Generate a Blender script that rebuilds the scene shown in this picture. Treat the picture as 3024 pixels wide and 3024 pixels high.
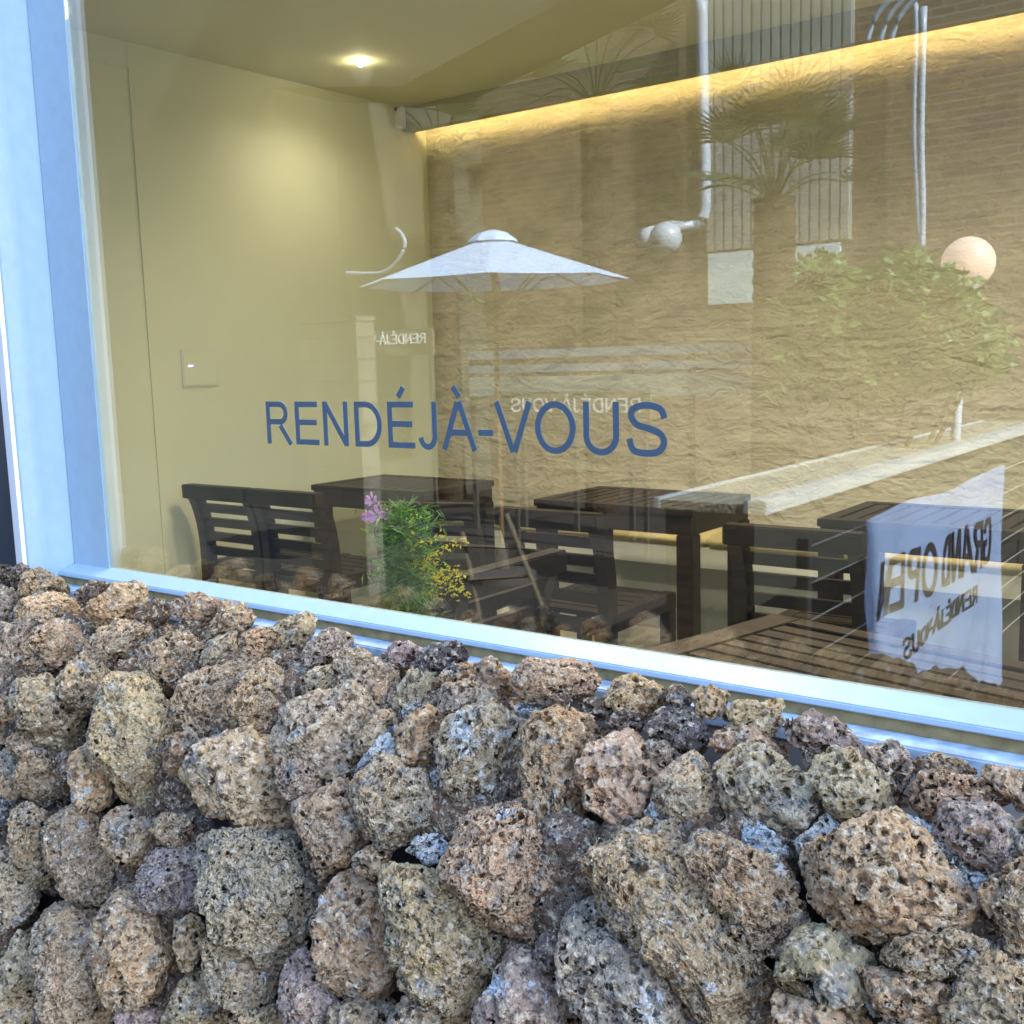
import bpy, bmesh, math, random
import numpy as np
from mathutils import Vector, Matrix
random.seed(7); rng = np.random.default_rng(11)
for o in list(bpy.data.objects): bpy.data.objects.remove(o)
S = bpy.context.scene; C = S.collection

# ------------------------------------------------------------------ camera
YAW, PIT, ROL, FPX = -0.647596302, -0.139215221, -0.0289087239, 3231.04
fw = Vector((math.sin(YAW)*math.cos(PIT), math.cos(YAW)*math.cos(PIT), math.sin(PIT)))
rt0 = Vector((math.cos(YAW), -math.sin(YAW), 0)); up0 = rt0.cross(fw)
rt = rt0*math.cos(ROL)+up0*math.sin(ROL); up = -rt0*math.sin(ROL)+up0*math.cos(ROL)
cam = bpy.data.cameras.new('camera'); cam.sensor_width = 36; cam.lens = 36*FPX/3024
cam.clip_start = .05; cam.clip_end = 500
co = bpy.data.objects.new('camera', cam); C.objects.link(co)
m = Matrix((rt, up, -fw)).transposed().to_4x4(); co.matrix_world = m
S.camera = co
# ------------------------------------------------------------------ world, sun, exposure
SUN_EL, SUN_AZ = math.radians(38), math.radians(78)
w = bpy.data.worlds.new('World'); S.world = w; w.use_nodes = True
nt = w.node_tree; sky = nt.nodes.new('ShaderNodeTexSky'); sky.sky_type = 'NISHITA'; sky.sun_disc = False
sky.sun_elevation = SUN_EL; sky.sun_rotation = SUN_AZ; sky.air_density = 1.0; sky.dust_density = .8; sky.ozone_density = 2.6
nt.links.new(sky.outputs[0], nt.nodes['Background'].inputs[0]); nt.nodes['Background'].inputs[1].default_value = .15
sl = bpy.data.lights.new('sun', 'SUN'); sl.energy = 2.6; sl.angle = math.radians(.5); sl.color = (1, .93, .82)
so = bpy.data.objects.new('sun', sl); C.objects.link(so)
sd = Vector((math.sin(SUN_AZ)*math.cos(SUN_EL), math.cos(SUN_AZ)*math.cos(SUN_EL), math.sin(SUN_EL)))
so.rotation_euler = sd.to_track_quat('Z', 'Y').to_euler()
S.view_settings.view_transform = 'Standard'; S.view_settings.look = 'None'
S.view_settings.exposure = 2.85; S.view_settings.gamma = 1
S.render.engine = 'CYCLES'
S.cycles.max_bounces = 10; S.cycles.transparent_max_bounces = 32; S.cycles.glossy_bounces = 4; S.cycles.diffuse_bounces = 4
S.render.resolution_x = S.render.resolution_y = 1024

# ------------------------------------------------------------------ helpers
def ray(x, y): return rt*((x-1512)/FPX) - up*((y-1512)/FPX) + fw
def aty(x, y, Y): d = ray(x, y); return d*(Y/d.y)
def atz(x, y, Z): d = ray(x, y); return d*(Z/d.z)
YG = 1.65                                   # plane of the window glass
def M(p): return Vector((p[0], 2*YG-p[1], p[2]))   # street side of the glass <-> where its reflection appears

def mat(name, col=(.5,.5,.5), rough=.6, spec=.3, metal=0, noise=None, bump=None, emit=None):
    """noise=(scale,amount), bump=(scale,dist,detail)"""
    m = bpy.data.materials.new(name); m.use_nodes = True; nt = m.node_tree; b = nt.nodes['Principled BSDF']
    b.inputs['Base Color'].default_value = (*col, 1); b.inputs['Roughness'].default_value = rough
    b.inputs['Specular IOR Level'].default_value = spec; b.inputs['Metallic'].default_value = metal
    tc = nt.nodes.new('ShaderNodeTexCoord')
    if noise:
        n = nt.nodes.new('ShaderNodeTexNoise'); n.inputs['Scale'].default_value = noise[0]; n.inputs['Detail'].default_value = 6
        nt.links.new(tc.outputs['Object'], n.inputs['Vector'])
        r = nt.nodes.new('ShaderNodeMapRange'); r.inputs['From Min'].default_value = .3; r.inputs['From Max'].default_value = .7
        r.inputs['To Min'].default_value = 1-noise[1]; r.inputs['To Max'].default_value = 1+noise[1]
        nt.links.new(n.outputs[0], r.inputs[0])
        h = nt.nodes.new('ShaderNodeHueSaturation'); h.inputs['Color'].default_value = (*col, 1)
        nt.links.new(r.outputs[0], h.inputs['Value']); nt.links.new(h.outputs[0], b.inputs['Base Color'])
    if bump:
        n = nt.nodes.new('ShaderNodeTexNoise'); n.inputs['Scale'].default_value = bump[0]; n.inputs['Detail'].default_value = bump[2]
        nt.links.new(tc.outputs['Object'], n.inputs['Vector'])
        bp = nt.nodes.new('ShaderNodeBump'); bp.inputs['Distance'].default_value = bump[1]; bp.inputs['Strength'].default_value = .8
        nt.links.new(n.outputs[0], bp.inputs['Height']); nt.links.new(bp.outputs[0], b.inputs['Normal'])
    if emit:
        b.inputs['Emission Color'].default_value = (*emit[0], 1); b.inputs['Emission Strength'].default_value = emit[1]
    return m

def obj(name, me, mt, parent=None, smooth=False):
    if isinstance(me, bmesh.types.BMesh):
        bm = me; me = bpy.data.meshes.new(name); bm.to_mesh(me); bm.free()
    me.materials.clear(); me.materials.append(mt)
    if smooth: me.polygons.foreach_set('use_smooth', [True]*len(me.polygons))
    o = bpy.data.objects.new(name, me); C.objects.link(o)
    if parent: o.parent = parent
    return o
def thing(name, label, cat, loc=(0,0,0), rz=0, group=None):
    o = bpy.data.objects.new(name, None); C.objects.link(o); o.location = loc; o.rotation_euler = (0,0,rz)
    o.empty_display_size = .1
    return tag(o, label, cat, group)
def tag(o, label, cat, group=None):
    o['label'] = label; o['category'] = cat
    if group: o['group'] = group
    return o
def struct(o): o['kind'] = 'structure'; return o
def copy_tree(o, parent=None):
    c = o.copy(); C.objects.link(c)
    if parent: c.parent = parent
    for ch in [k for k in C.objects if k.parent == o]: copy_tree(ch, c)
    return c
def box(bm, c0, c1, bev=0):
    c0 = Vector(c0); c1 = Vector(c1)
    r = bmesh.ops.create_cube(bm, size=1)
    bmesh.ops.scale(bm, vec=[max(abs(c1[i]-c0[i]), 1e-5) for i in range(3)], verts=r['verts'])
    bmesh.ops.translate(bm, vec=(c0+c1)/2, verts=r['verts'])
    if bev:
        es = list({e for v in r['verts'] for e in v.link_edges})
        bmesh.ops.bevel(bm, geom=es, offset=bev, segments=2, affect='EDGES')
    return bm
def boxes(*bs, bev=0):
    bm = bmesh.new()
    for b in bs: box(bm, b[0], b[1], bev)
    return bm
def tube(bm, pts, r, n=10, r2=None):
    pts = [Vector(p) for p in pts]; rings = []
    for i, p in enumerate(pts):
        t = (pts[min(i+1, len(pts)-1)]-pts[max(i-1, 0)]).normalized()
        a = t.cross(Vector((0,0,1)) if abs(t.z) < .9 else Vector((1,0,0))).normalized(); b = t.cross(a)
        rr = r if r2 is None else r+(r2-r)*i/(len(pts)-1)
        rings.append([bm.verts.new(p+(a*math.cos(k*2*math.pi/n)+b*math.sin(k*2*math.pi/n))*rr) for k in range(n)])
    for i in range(len(rings)-1):
        for k in range(n): bm.faces.new((rings[i][k], rings[i][(k+1)%n], rings[i+1][(k+1)%n], rings[i+1][k]))
    bm.faces.new(rings[0][::-1]); bm.faces.new(rings[-1])
    return bm
def lathe(bm, prof, c=(0,0,0), n=24):
    rings = []
    for r, z in prof: rings.append([bm.verts.new((c[0]+r*math.cos(k*2*math.pi/n), c[1]+r*math.sin(k*2*math.pi/n), c[2]+z)) for k in range(n)])
    for i in range(len(rings)-1):
        for k in range(n): bm.faces.new((rings[i][k], rings[i][(k+1)%n], rings[i+1][(k+1)%n], rings[i+1][k]))
    return bm
def curve_strip(pts, n):      # catmull-rom
    pts = [Vector(p) for p in pts]; P = [pts[0]]+pts+[pts[-1]]; out = []
    for i in range(1, len(P)-2):
        for k in range(n):
            t = k/n; a, b, c, d = P[i-1:i+3]
            out.append(.5*((2*b)+(c-a)*t+(2*a-5*b+4*c-d)*t*t+(3*b-a-3*c+d)*t**3))
    out.append(pts[-1]); return out

# lettering drawn as strokes (cap height 1, Arial-like advances) -> list of quads/strips in 2D
ADV = {'R':1.0,'E':.93,'N':1.0,'D':1.0,'É':.93,'J':.70,'À':.93,'-':.465,'V':.93,'O':1.08,'U':1.0,'S':.93,'G':1.08,'A':.93,'P':.93,' ':.39}
def arc(cx, cy, rx, ry, a0, a1, n=14): return [(cx+rx*math.cos(math.radians(a0+(a1-a0)*i/n)), cy+ry*math.sin(math.radians(a0+(a1-a0)*i/n))) for i in range(n+1)]
def glyph(ch, t):
    h = t/2; G = []
    if ch in 'EÉ': G = [[(.11+h,0),(.11+h,1)], [(.11+t,1-h),(.85,1-h)], [(.11+t,.52),(.81,.52)], [(.11+t,h),(.87,h)]]
    if ch == 'É': G.append([(.44,1.10),(.60,1.31)])
    if ch in 'AÀ': G = [[(.06,0),(.445,1)], [(.485,1),(.87,0)], [(.22,.36),(.71,.36)]]
    if ch == 'À': G.append([(.34,1.31),(.50,1.10)])
    if ch == 'N': G = [[(.11+h,0),(.11+h,1)], [(.12+h,.97),(.88-h,.03)], [(.89-h,0),(.89-h,1)]]
    if ch == 'V': G = [[(.06,1),(.445,0)], [(.485,0),(.87,1)]]
    if ch == '-': G = [[(.05,.37),(.42,.37)]]
    if ch == 'U': G = [[(.11+h,1),(.11+h,.36)]+arc(.5,.36,.39-h,.37-h,180,360)+[(.89-h,.36),(.89-h,1)]]
    if ch == 'O': G = [arc(.54,.5,.47-h,.51-h,0,360,40)]
    if ch == 'D': G = [[(.11+h,0),(.11+h,1)], [(.11+t,1-h),(.45,1-h)]+arc(.45,.5,.47-h,.5-h,90,-90,20)+[(.45,h),(.11+t,h)]]
    if ch == 'J': G = [[(.57-h,1),(.57-h,.28)]+arc(.31,.28,.26-h,.30-h,0,-170,12)]
    if ch in 'RP': G = [[(.11+h,0),(.11+h,1)], [(.11+t,1-h),(.58,1-h)]+arc(.58,.73,.27-h,.27-h,90,-90,12)+[(.58,.46+h),(.11+t,.46+h)]]
    if ch == 'R': G.append([(.58,.44),(.92,0)])
    if ch == 'S': G = [curve2([(.84,.70),(.76,.87),(.47,1-h),(.20,.87),(.16,.72),(.28,.58),(.50,.52),(.74,.43),(.83,.27),(.72,.10),(.47,h),(.20,.11),(.11,.32)])]
    if ch == 'G': G = [curve2([(.93,.70),(.82,.90),(.56,1-h),(.26,.90),(.12,.66),(.10,.5),(.12,.34),(.26,.11),(.56,h),(.80,.10),(.93,.24)]), [(.93,.22),(.93,.50)], [(.58,.47),(.98,.47)]]
    return G
def curve2(p): return [(q.x, q.y) for q in curve_strip([(a, b, 0) for a, b in p], 5)]
def text_mesh(s, t=.12, depth=.002, cap=1.0, width=None):
    bm = bmesh.new(); x = 0; k = 0; tot = sum(ADV[c] for c in s)
    sx = cap if width is None else width/tot
    for ch in s:
        for st in glyph(ch, t):
            L = []; R = []; n = len(st)
            for i, (px, py) in enumerate(st):
                a = Vector(st[max(i-1,0)]); b = Vector(st[min(i+1,n-1)])
                if ch == 'O' and i in (0, n-1): a = Vector(st[-2]); b = Vector(st[1])
                d = (b-a).normalized(); nn = Vector((-d.y, d.x))*t/2
                L.append(Vector((px,py))+nn); R.append(Vector((px,py))-nn)
            k += 1; z0 = 0; z1 = depth*(1+.12*(k % 3))
            def v(q, z): return bm.verts.new(((x+q.x)*sx, q.y*cap, z))
            lt = [v(q,z1) for q in L]; rr = [v(q,z1) for q in R]; lb = [v(q,z0) for q in L]; rb = [v(q,z0) for q in R]
            for i in range(n-1):
                bm.faces.new((lt[i],rr[i],rr[i+1],lt[i+1])); bm.faces.new((lb[i],lb[i+1],rb[i+1],rb[i]))
                bm.faces.new((lt[i],lt[i+1],lb[i+1],lb[i])); bm.faces.new((rr[i],rb[i],rb[i+1],rr[i+1]))
            bm.faces.new((lt[0],lb[0],rb[0],rr[0])); bm.faces.new((lt[-1],rr[-1],rb[-1],lb[-1]))
        x += ADV[ch]
    return bm, tot*sx

# ------------------------------------------------------------------ materials
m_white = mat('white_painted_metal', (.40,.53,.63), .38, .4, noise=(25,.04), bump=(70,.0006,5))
m_blue = mat('peeling_blue_paint', (.42,.52,.62), .6, .3, noise=(30,.35), bump=(50,.002,6))
m_ochre = mat('ochre_putty_band', (.33,.25,.12), .85, .2, noise=(40,.25), bump=(120,.001,5))
m_navy = mat('dark_navy_panel', (.03,.04,.065), .35, .4)
m_wall = mat('cream_wall_paint', (.66,.66,.48), .75, .25, noise=(1.2,.04), bump=(90,.0008,3))
m_ceil = mat('cream_ceiling_paint', (.74,.72,.50), .8, .2, noise=(1,.03))
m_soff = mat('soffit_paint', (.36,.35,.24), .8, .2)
m_floor = mat('grey_tile_floor', (.55,.52,.44), .35, .4, noise=(4,.15))
m_bench = mat('bench_white_panel', (.62,.62,.54), .5, .3)
m_cush = mat('cream_bench_cushion', (.60,.50,.26), .8, .2, noise=(8,.1), bump=(15,.01,3))
m_sens = mat('pale_plastic', (.62,.62,.54), .4, .4)
m_dark = mat('dark_dot', (.05,.02,.02), .5)
m_vinyl = mat('blue_vinyl', (.085,.13,.185), .55, .25)
m_led = mat('led_strip_glow', (1,.8,.3), .5, emit=((1,.72,.32), 6.5))
m_bulb = mat('downlight_bulb', (1,.9,.7), .5, emit=((1,.85,.55), 60))
m_trim = mat('downlight_trim', (.35,.33,.27), .3, .5, metal=.3)
m_purple = mat('indicator_light', (.3,.2,.9), .5, emit=((.25,.2,1), 1.2))

def wood(name, col, col2):
    m = bpy.data.materials.new(name); m.use_nodes = True; nt = m.node_tree; b = nt.nodes['Principled BSDF']
    tc = nt.nodes.new('ShaderNodeTexCoord'); mp = nt.nodes.new('ShaderNodeMapping'); mp.inputs['Scale'].default_value = (6,70,40)
    n = nt.nodes.new('ShaderNodeTexNoise'); n.inputs['Scale'].default_value = 1; n.inputs['Detail'].default_value = 6
    cr = nt.nodes.new('ShaderNodeValToRGB'); cr.color_ramp.elements[0].color = (*col,1); cr.color_ramp.elements[1].color = (*col2,1)
    cr.color_ramp.elements[0].position = .35; cr.color_ramp.elements[1].position = .7
    nt.links.new(tc.outputs['Object'], mp.inputs[0]); nt.links.new(mp.outputs[0], n.inputs[0]); nt.links.new(n.outputs[0], cr.inputs[0])
    nt.links.new(cr.outputs[0], b.inputs['Base Color']); b.inputs['Roughness'].default_value = .5; b.inputs['Specular IOR Level'].default_value = .35
    bp = nt.nodes.new('ShaderNodeBump'); bp.inputs['Distance'].default_value = .001; nt.links.new(n.outputs[0], bp.inputs['Height']); nt.links.new(bp.outputs[0], b.inputs['Normal'])
    return m
m_wood = wood('dark_stained_wood', (.009,.006,.005), (.030,.017,.012))
m_wood2 = wood('worn_brown_wood', (.022,.014,.010), (.065,.042,.028))
m_tanwood = wood('tan_wood', (.30,.19,.08), (.42,.28,.13))

# trowelled plaster wall
def plaster():
    m = bpy.data.materials.new('trowelled_plaster'); m.use_nodes = True; nt = m.node_tree; b = nt.nodes['Principled BSDF']
    tc = nt.nodes.new('ShaderNodeTexCoord')
    def noise(sc, det, ms, dist=0):
        mp = nt.nodes.new('ShaderNodeMapping'); mp.inputs['Scale'].default_value = ms
        n = nt.nodes.new('ShaderNodeTexNoise'); n.inputs['Scale'].default_value = sc; n.inputs['Detail'].default_value = det; n.inputs['Distortion'].default_value = dist
        nt.links.new(tc.outputs['Object'], mp.inputs[0]); nt.links.new(mp.outputs[0], n.inputs[0]); return n.outputs[0]
    a = noise(1.6, 3, (1,1,3.2), .7); c = noise(5.5, 6, (1,1,1.7), .5)
    def math_(op, x, y):
        q = nt.nodes.new('ShaderNodeMath'); q.operation = op
        for i, v in enumerate((x, y)):
            if isinstance(v, (int, float)): q.inputs[i].default_value = v
            else: nt.links.new(v, q.inputs[i])
        return q.outputs[0]
    rid = math_('ABSOLUTE', math_('SUBTRACT', a, .5), 0)
    h = math_('ADD', math_('MULTIPLY', rid, 1.6), math_('ADD', math_('MULTIPLY', c, .8), math_('MULTIPLY', noise(19, 6, (1,1,1.5), 1.0), .42)))
    bp = nt.nodes.new('ShaderNodeBump'); bp.inputs['Distance'].default_value = .034; bp.inputs['Strength'].default_value = 1
    nt.links.new(h, bp.inputs['Height']); nt.links.new(bp.outputs[0], b.inputs['Normal'])
    cr = nt.nodes.new('ShaderNodeValToRGB'); cr.color_ramp.elements[0].color = (.38,.345,.26,1); cr.color_ramp.elements[1].color = (.66,.61,.48,1)
    nt.links.new(c, cr.inputs[0]); nt.links.new(cr.outputs[0], b.inputs['Base Color']); b.inputs['Roughness'].default_value = .85; b.inputs['Specular IOR Level'].default_value = .2
    return m
m_plaster = plaster()

def brick(name, c1, c2, mort, sx=.22, sy=.07, ms=.012, rough=.85):
    m = bpy.data.materials.new(name); m.use_nodes = True; nt = m.node_tree; b = nt.nodes['Principled BSDF']
    tc = nt.nodes.new('ShaderNodeTexCoord'); sep = nt.nodes.new('ShaderNodeSeparateXYZ'); cmb = nt.nodes.new('ShaderNodeCombineXYZ')
    add = nt.nodes.new('ShaderNodeMath'); add.operation = 'ADD'
    nt.links.new(tc.outputs['Object'], sep.inputs[0]); nt.links.new(sep.outputs[0], add.inputs[0]); nt.links.new(sep.outputs[1], add.inputs[1])
    nt.links.new(add.outputs[0], cmb.inputs[0]); nt.links.new(sep.outputs[2], cmb.inputs[1])
    t = nt.nodes.new('ShaderNodeTexBrick'); t.inputs['Scale'].default_value = 1; t.inputs['Brick Width'].default_value = sx; t.inputs['Row Height'].default_value = sy
    t.inputs['Mortar Size'].default_value = ms; t.inputs['Color1'].default_value = (*c1,1); t.inputs['Color2'].default_value = (*c2,1); t.inputs['Mortar'].default_value = (*mort,1)
    nt.links.new(cmb.outputs[0], t.inputs[0]); nt.links.new(t.outputs[0], b.inputs['Base Color'])
    bp = nt.nodes.new('ShaderNodeBump'); bp.inputs['Distance'].default_value = .01; bp.invert = True
    nt.links.new(t.outputs['Fac'], bp.inputs['Height']); nt.links.new(bp.outputs[0], b.inputs['Normal']); b.inputs['Roughness'].default_value = rough
    return m
m_brick = brick('brown_brick', (.17,.10,.065), (.11,.068,.05), (.20,.17,.14), .25, .085, .012)
m_wbrick = brick('white_painted_brick', (.09,.088,.075), (.08,.077,.067), (.05,.047,.04), .3, .14, .008)

def glass_mat():
    m = bpy.data.materials.new('window_glass'); m.use_nodes = True; nt = m.node_tree; nt.nodes.clear()
    o = nt.nodes.new('ShaderNodeOutputMaterial'); mx = nt.nodes.new('ShaderNodeMixShader')
    t = nt.nodes.new('ShaderNodeBsdfTransparent'); t.inputs[0].default_value = (.94,.965,.94,1)
    g = nt.nodes.new('ShaderNodeBsdfGlossy'); g.inputs['Roughness'].default_value = 0; g.inputs[0].default_value = (.93,.97,1,1)
    f = nt.nodes.new('ShaderNodeFresnel'); gm = nt.nodes.new('ShaderNodeNewGeometry'); iv = nt.nodes.new('ShaderNodeMapRange')
    iv.inputs['To Min'].default_value = 1.5; iv.inputs['To Max'].default_value = 1/1.5; nt.links.new(gm.outputs['Backfacing'], iv.inputs[0]); nt.links.new(iv.outputs[0], f.inputs[0])
    a = nt.nodes.new('ShaderNodeMath'); a.operation = 'MULTIPLY_ADD'; a.inputs[1].default_value = 1.1; a.inputs[2].default_value = .095; a.use_clamp = True
    nt.links.new(f.outputs[0], a.inputs[0]); nt.links.new(a.outputs[0], mx.inputs[0]); nt.links.new(t.outputs[0], mx.inputs[1]); nt.links.new(g.outputs[0], mx.inputs[2]); nt.links.new(mx.outputs[0], o.inputs[0])
    return m
m_glass = glass_mat()

# lava rock: object colour sets the tint
def rock_mat(name='lava_rock'):
    m = bpy.data.materials.new(name); m.use_nodes = True; nt = m.node_tree; b = nt.nodes['Principled BSDF']; L = nt.links.new
    out = nt.nodes['Material Output']
    tc = nt.nodes.new('ShaderNodeTexCoord'); oi = nt.nodes.new('ShaderNodeObjectInfo')
    sc = nt.nodes.new('ShaderNodeVectorMath'); sc.operation = 'SCALE'; sc.inputs[3].default_value = 37
    cb = nt.nodes.new('ShaderNodeCombineXYZ'); L(oi.outputs['Random'], cb.inputs[0]); L(oi.outputs['Random'], cb.inputs[1])
    L(cb.outputs[0], sc.inputs[0])
    ad = nt.nodes.new('ShaderNodeVectorMath'); ad.operation = 'ADD'; L(tc.outputs['Object'], ad.inputs[0]); L(sc.outputs[0], ad.inputs[1])
    ps = nt.nodes.new('ShaderNodeVectorMath'); ps.operation = 'SCALE'; L(ad.outputs[0], ps.inputs[0])
    fr2 = nt.nodes.new('ShaderNodeMath'); fr2.operation = 'MULTIPLY'; fr2.inputs[1].default_value = 7.31; L(oi.outputs['Random'], fr2.inputs[0])
    fr3 = nt.nodes.new('ShaderNodeMath'); fr3.operation = 'FRACT'; L(fr2.outputs[0], fr3.inputs[0])
    fr4 = nt.nodes.new('ShaderNodeMapRange'); fr4.inputs[3].default_value = .72; fr4.inputs[4].default_value = 1.45; L(fr3.outputs[0], fr4.inputs[0]); L(fr4.outputs[0], ps.inputs[3])
    P = ps.outputs[0]
    def N(scale, det, rough=.55, dist=0):
        n = nt.nodes.new('ShaderNodeTexNoise'); n.inputs['Scale'].default_value = scale; n.inputs['Detail'].default_value = det; n.inputs['Roughness'].default_value = rough; n.inputs['Distortion'].default_value = dist
        L(P, n.inputs[0]); return n
    def MR(x, a, c, d=0, e=1, smooth=False):
        r = nt.nodes.new('ShaderNodeMapRange'); r.inputs[1].default_value = a; r.inputs[2].default_value = c; r.inputs[3].default_value = d; r.inputs[4].default_value = e
        if smooth: r.interpolation_type = 'SMOOTHSTEP'
        L(x, r.inputs[0]); return r.outputs[0]
    def MA(op, x, y):
        q = nt.nodes.new('ShaderNodeMath'); q.operation = op
        for i, v in enumerate((x, y)):
            if isinstance(v, (int, float)): q.inputs[i].default_value = v
            else: L(v, q.inputs[i])
        return q.outputs[0]
    def MIX(f, a, c, mode='MIX'):
        q = nt.nodes.new('ShaderNodeMix'); q.data_type = 'RGBA'; q.blend_type = mode
        for i, v in ((0, f), (6, a), (7, c)):
            if isinstance(v, (int, float)): q.inputs[i].default_value = v
            elif isinstance(v, tuple): q.inputs[i].default_value = (*v, 1)
            else: L(v, q.inputs[i])
        return q.outputs[2]
    # pits: two sizes of vesicles with jittered size
    warp = nt.nodes.new('ShaderNodeVectorMath'); warp.operation = 'MULTIPLY_ADD'
    wn = N(60, 2); L(wn.outputs['Color'], warp.inputs[0]); warp.inputs[1].default_value = (.012,.012,.012); L(P, warp.inputs[2])
    def V(scale):
        v = nt.nodes.new('ShaderNodeTexVoronoi'); v.inputs['Scale'].default_value = scale; L(warp.outputs[0], v.inputs['Vector']); return v
    v1 = V(72); v2 = V(150)
    s1 = nt.nodes.new('ShaderNodeSeparateColor'); L(v1.outputs['Color'], s1.inputs[0])
    rad1 = MR(s1.outputs[0], .25, 1, .0, .68)
    pit1 = MR(MA('SUBTRACT', v1.outputs['Distance'], rad1), -.22, .03, 1, 0, True)      # 1 in the hole
    s2 = nt.nodes.new('ShaderNodeSeparateColor'); L(v2.outputs['Color'], s2.inputs[0])
    pit2 = MR(MA('SUBTRACT', v2.outputs['Distance'], MR(s2.outputs[1], .2, 1, .0, .6)), -.2, .05, 1, 0, True)
    n1 = N(38, 7, .62); n2 = N(14, 3, .5, .6)
    rid = MA('ABSOLUTE', MA('SUBTRACT', n2.outputs[0], .5), 0)
    mask = MR(MA('ADD', N(9, 2).outputs[0], MA('MULTIPLY', oi.outputs['Random'], .22)), .42, .62)
    h = MA('ADD', MA('MULTIPLY', n1.outputs[0], 1.5), MA('MULTIPLY', rid, -1.6))
    h = MA('SUBTRACT', h, MA('MULTIPLY', MA('MULTIPLY', pit1, mask), .85))
    h = MA('SUBTRACT', h, MA('MULTIPLY', pit2, .36))
    d = nt.nodes.new('ShaderNodeDisplacement'); d.inputs['Scale'].default_value = .0150; d.inputs['Midlevel'].default_value = .6
    L(h, d.inputs['Height']); L(d.outputs[0], out.inputs['Displacement']); m.displacement_method = 'BOTH'
    # colour
    base = oi.outputs['Color']
    c = MIX(MR(N(11, 4, .6).outputs[0], .40, .62), base, MIX(1.0, base, (1.2,1.08,.95), 'MULTIPLY'))
    c = MIX(MR(N(17, 5, .6).outputs[0], .56, .68), c, (.25,.24,.215))            # grey weathering
    c = MIX(MR(N(26, 5, .65).outputs[0], .60, .70, 0, .75), c, (.42,.32,.20))            # tan dust
    c = MIX(MR(N(7, 8, .75).outputs[0], .61, .65, 0, .9), c, (.50,.55,.58))            # pale mortar smears, lichen
    c = MIX(MR(N(75, 6, .68).outputs[0], .52, .60, 0, .72), c, (.66,.56,.41))
    c = MIX(MR(N(210, 3).outputs[0], .35, .7, 0, .5), c, MIX(1.0, c, (1.9,1.8,1.65), 'MULTIPLY'))
    c = MIX(MR(N(90, 5).outputs[0], .48, .37, 0, .72), c, (.05,.042,.036))
    L(c, b.inputs['Base Color']); b.inputs['Roughness'].default_value = .88; b.inputs['Specular IOR Level'].default_value = .2
    return m
m_rock = rock_mat()
m_mortar = rock_mat('pale_mortar')
m_core = mat('gap_shade_core', (.03,.027,.024), .95, .05, bump=(40,.01,4))  # dark colour puts the shade into the gaps between stones

# ================================================================== CAFE BUILDING
FL, CE, XL, YB = -1.34, 1.42, -4.33, 5.0
GO = -1.8                                    # street level outside
caf = thing('cafe_building', 'cafe building with white framed shop window and cream plastered interior wall', 'building', (-1.5,1.65,GO))
def cp(name, bm, m, smooth=False, parent=None):
    o = obj(name, bm, m, parent or caf, smooth)
    if parent is None: o.matrix_parent_inverse = Matrix.Translation((1.5,-1.65,-GO))
    return o
ZT = 1.9                                     # top of the glass
# left interior wall: proud panel beyond the recess edge
cp('side_wall', boxes(((XL-.25,3.03,FL),(XL,YB+.1,CE)), ((XL-.25,1.70,1.309),(XL-.001,3.0299,CE)), ((XL-.30,1.70,FL),(XL-.006,3.0299,1.3089))), m_wall)
# plaster wall, subdivided lightly
cp('plaster_wall', boxes(((XL,YB,FL),(5,YB+.2,CE+.3))), m_plaster)
cp('ceiling', boxes(((XL-.3,1.62,CE),(5,4.8,CE+.1)), ((XL-.3,4.8,CE+.18),(5,5.3,CE+.28))), m_ceil)
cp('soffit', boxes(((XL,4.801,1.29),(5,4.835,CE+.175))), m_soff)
cp('floor', boxes(((XL-.3,1.60,FL-.1),(5,5.0,FL))), m_floor)
cp('light_strip', boxes(((XL+.02,4.872,1.335),(5,4.884,1.347))), m_led)
cp('light_ledge', boxes(((XL,4.84,1.30),(5,4.90,1.318))), m_soff)
cp('right_wall', boxes(((5,1.6,FL),(5.2,5.2,CE))), m_wall)
# unseen upper block, added for shade; solid mass left of and behind the room
cp('upper_shade_block', boxes(((-12,1.505,ZT+.1),(10,9,7.2))), mat('grey_render', (.35,.34,.32), .8, noise=(2,.08)))
cp('rear_mass', boxes(((-12,5.32,GO),(10,9,ZT+.09))), m_soff)
cp('facade_panel', boxes(((-12,1.515,GO),(-2.797,1.645,ZT+.09)), ((-12,1.66,GO),(-3.05,1.9,ZT+.09)), ((-12,1.92,GO),(XL-.31,5.3,ZT+.09))), m_navy)
cp('low_wall', boxes(((-3.05,1.56,GO),(10,1.66,-.6015))), mat('render_base', (.3,.29,.27), .9, noise=(5,.1)))
# window
win = obj('window', boxes(((-2.60,1.652,-.50),(-2.598,1.656,-.498))), m_white, caf); win.matrix_parent_inverse = Matrix.Translation((1.5,-1.65,-GO))
bpy.data.objects.remove(win)
win = bpy.data.objects.new('window', None); C.objects.link(win); win.parent = caf; win.matrix_parent_inverse = Matrix.Translation((1.5,-1.65,-GO))
def wp(n, bm, m): return obj(n, bm, m, win)
wp('frame', boxes(((-2.77,1.648,-.60),(-2.602,1.662,ZT)), ((-2.602,1.657,-.60),(5,1.672,-.526)), ((-2.602,1.648,ZT-.07),(5,1.74,ZT)),
                  ((-2.795,1.571,-.62),(-2.772,1.74,ZT)), ((-2.795,1.512,-.62),(-2.764,1.570,ZT)), bev=.002), m_white)
wp('edge_strip', boxes(((-2.800,1.499,-.62),(-2.768,1.511,ZT))), mat('bright_edge_trim', (.85,.86,.87), .25, .5))
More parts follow.
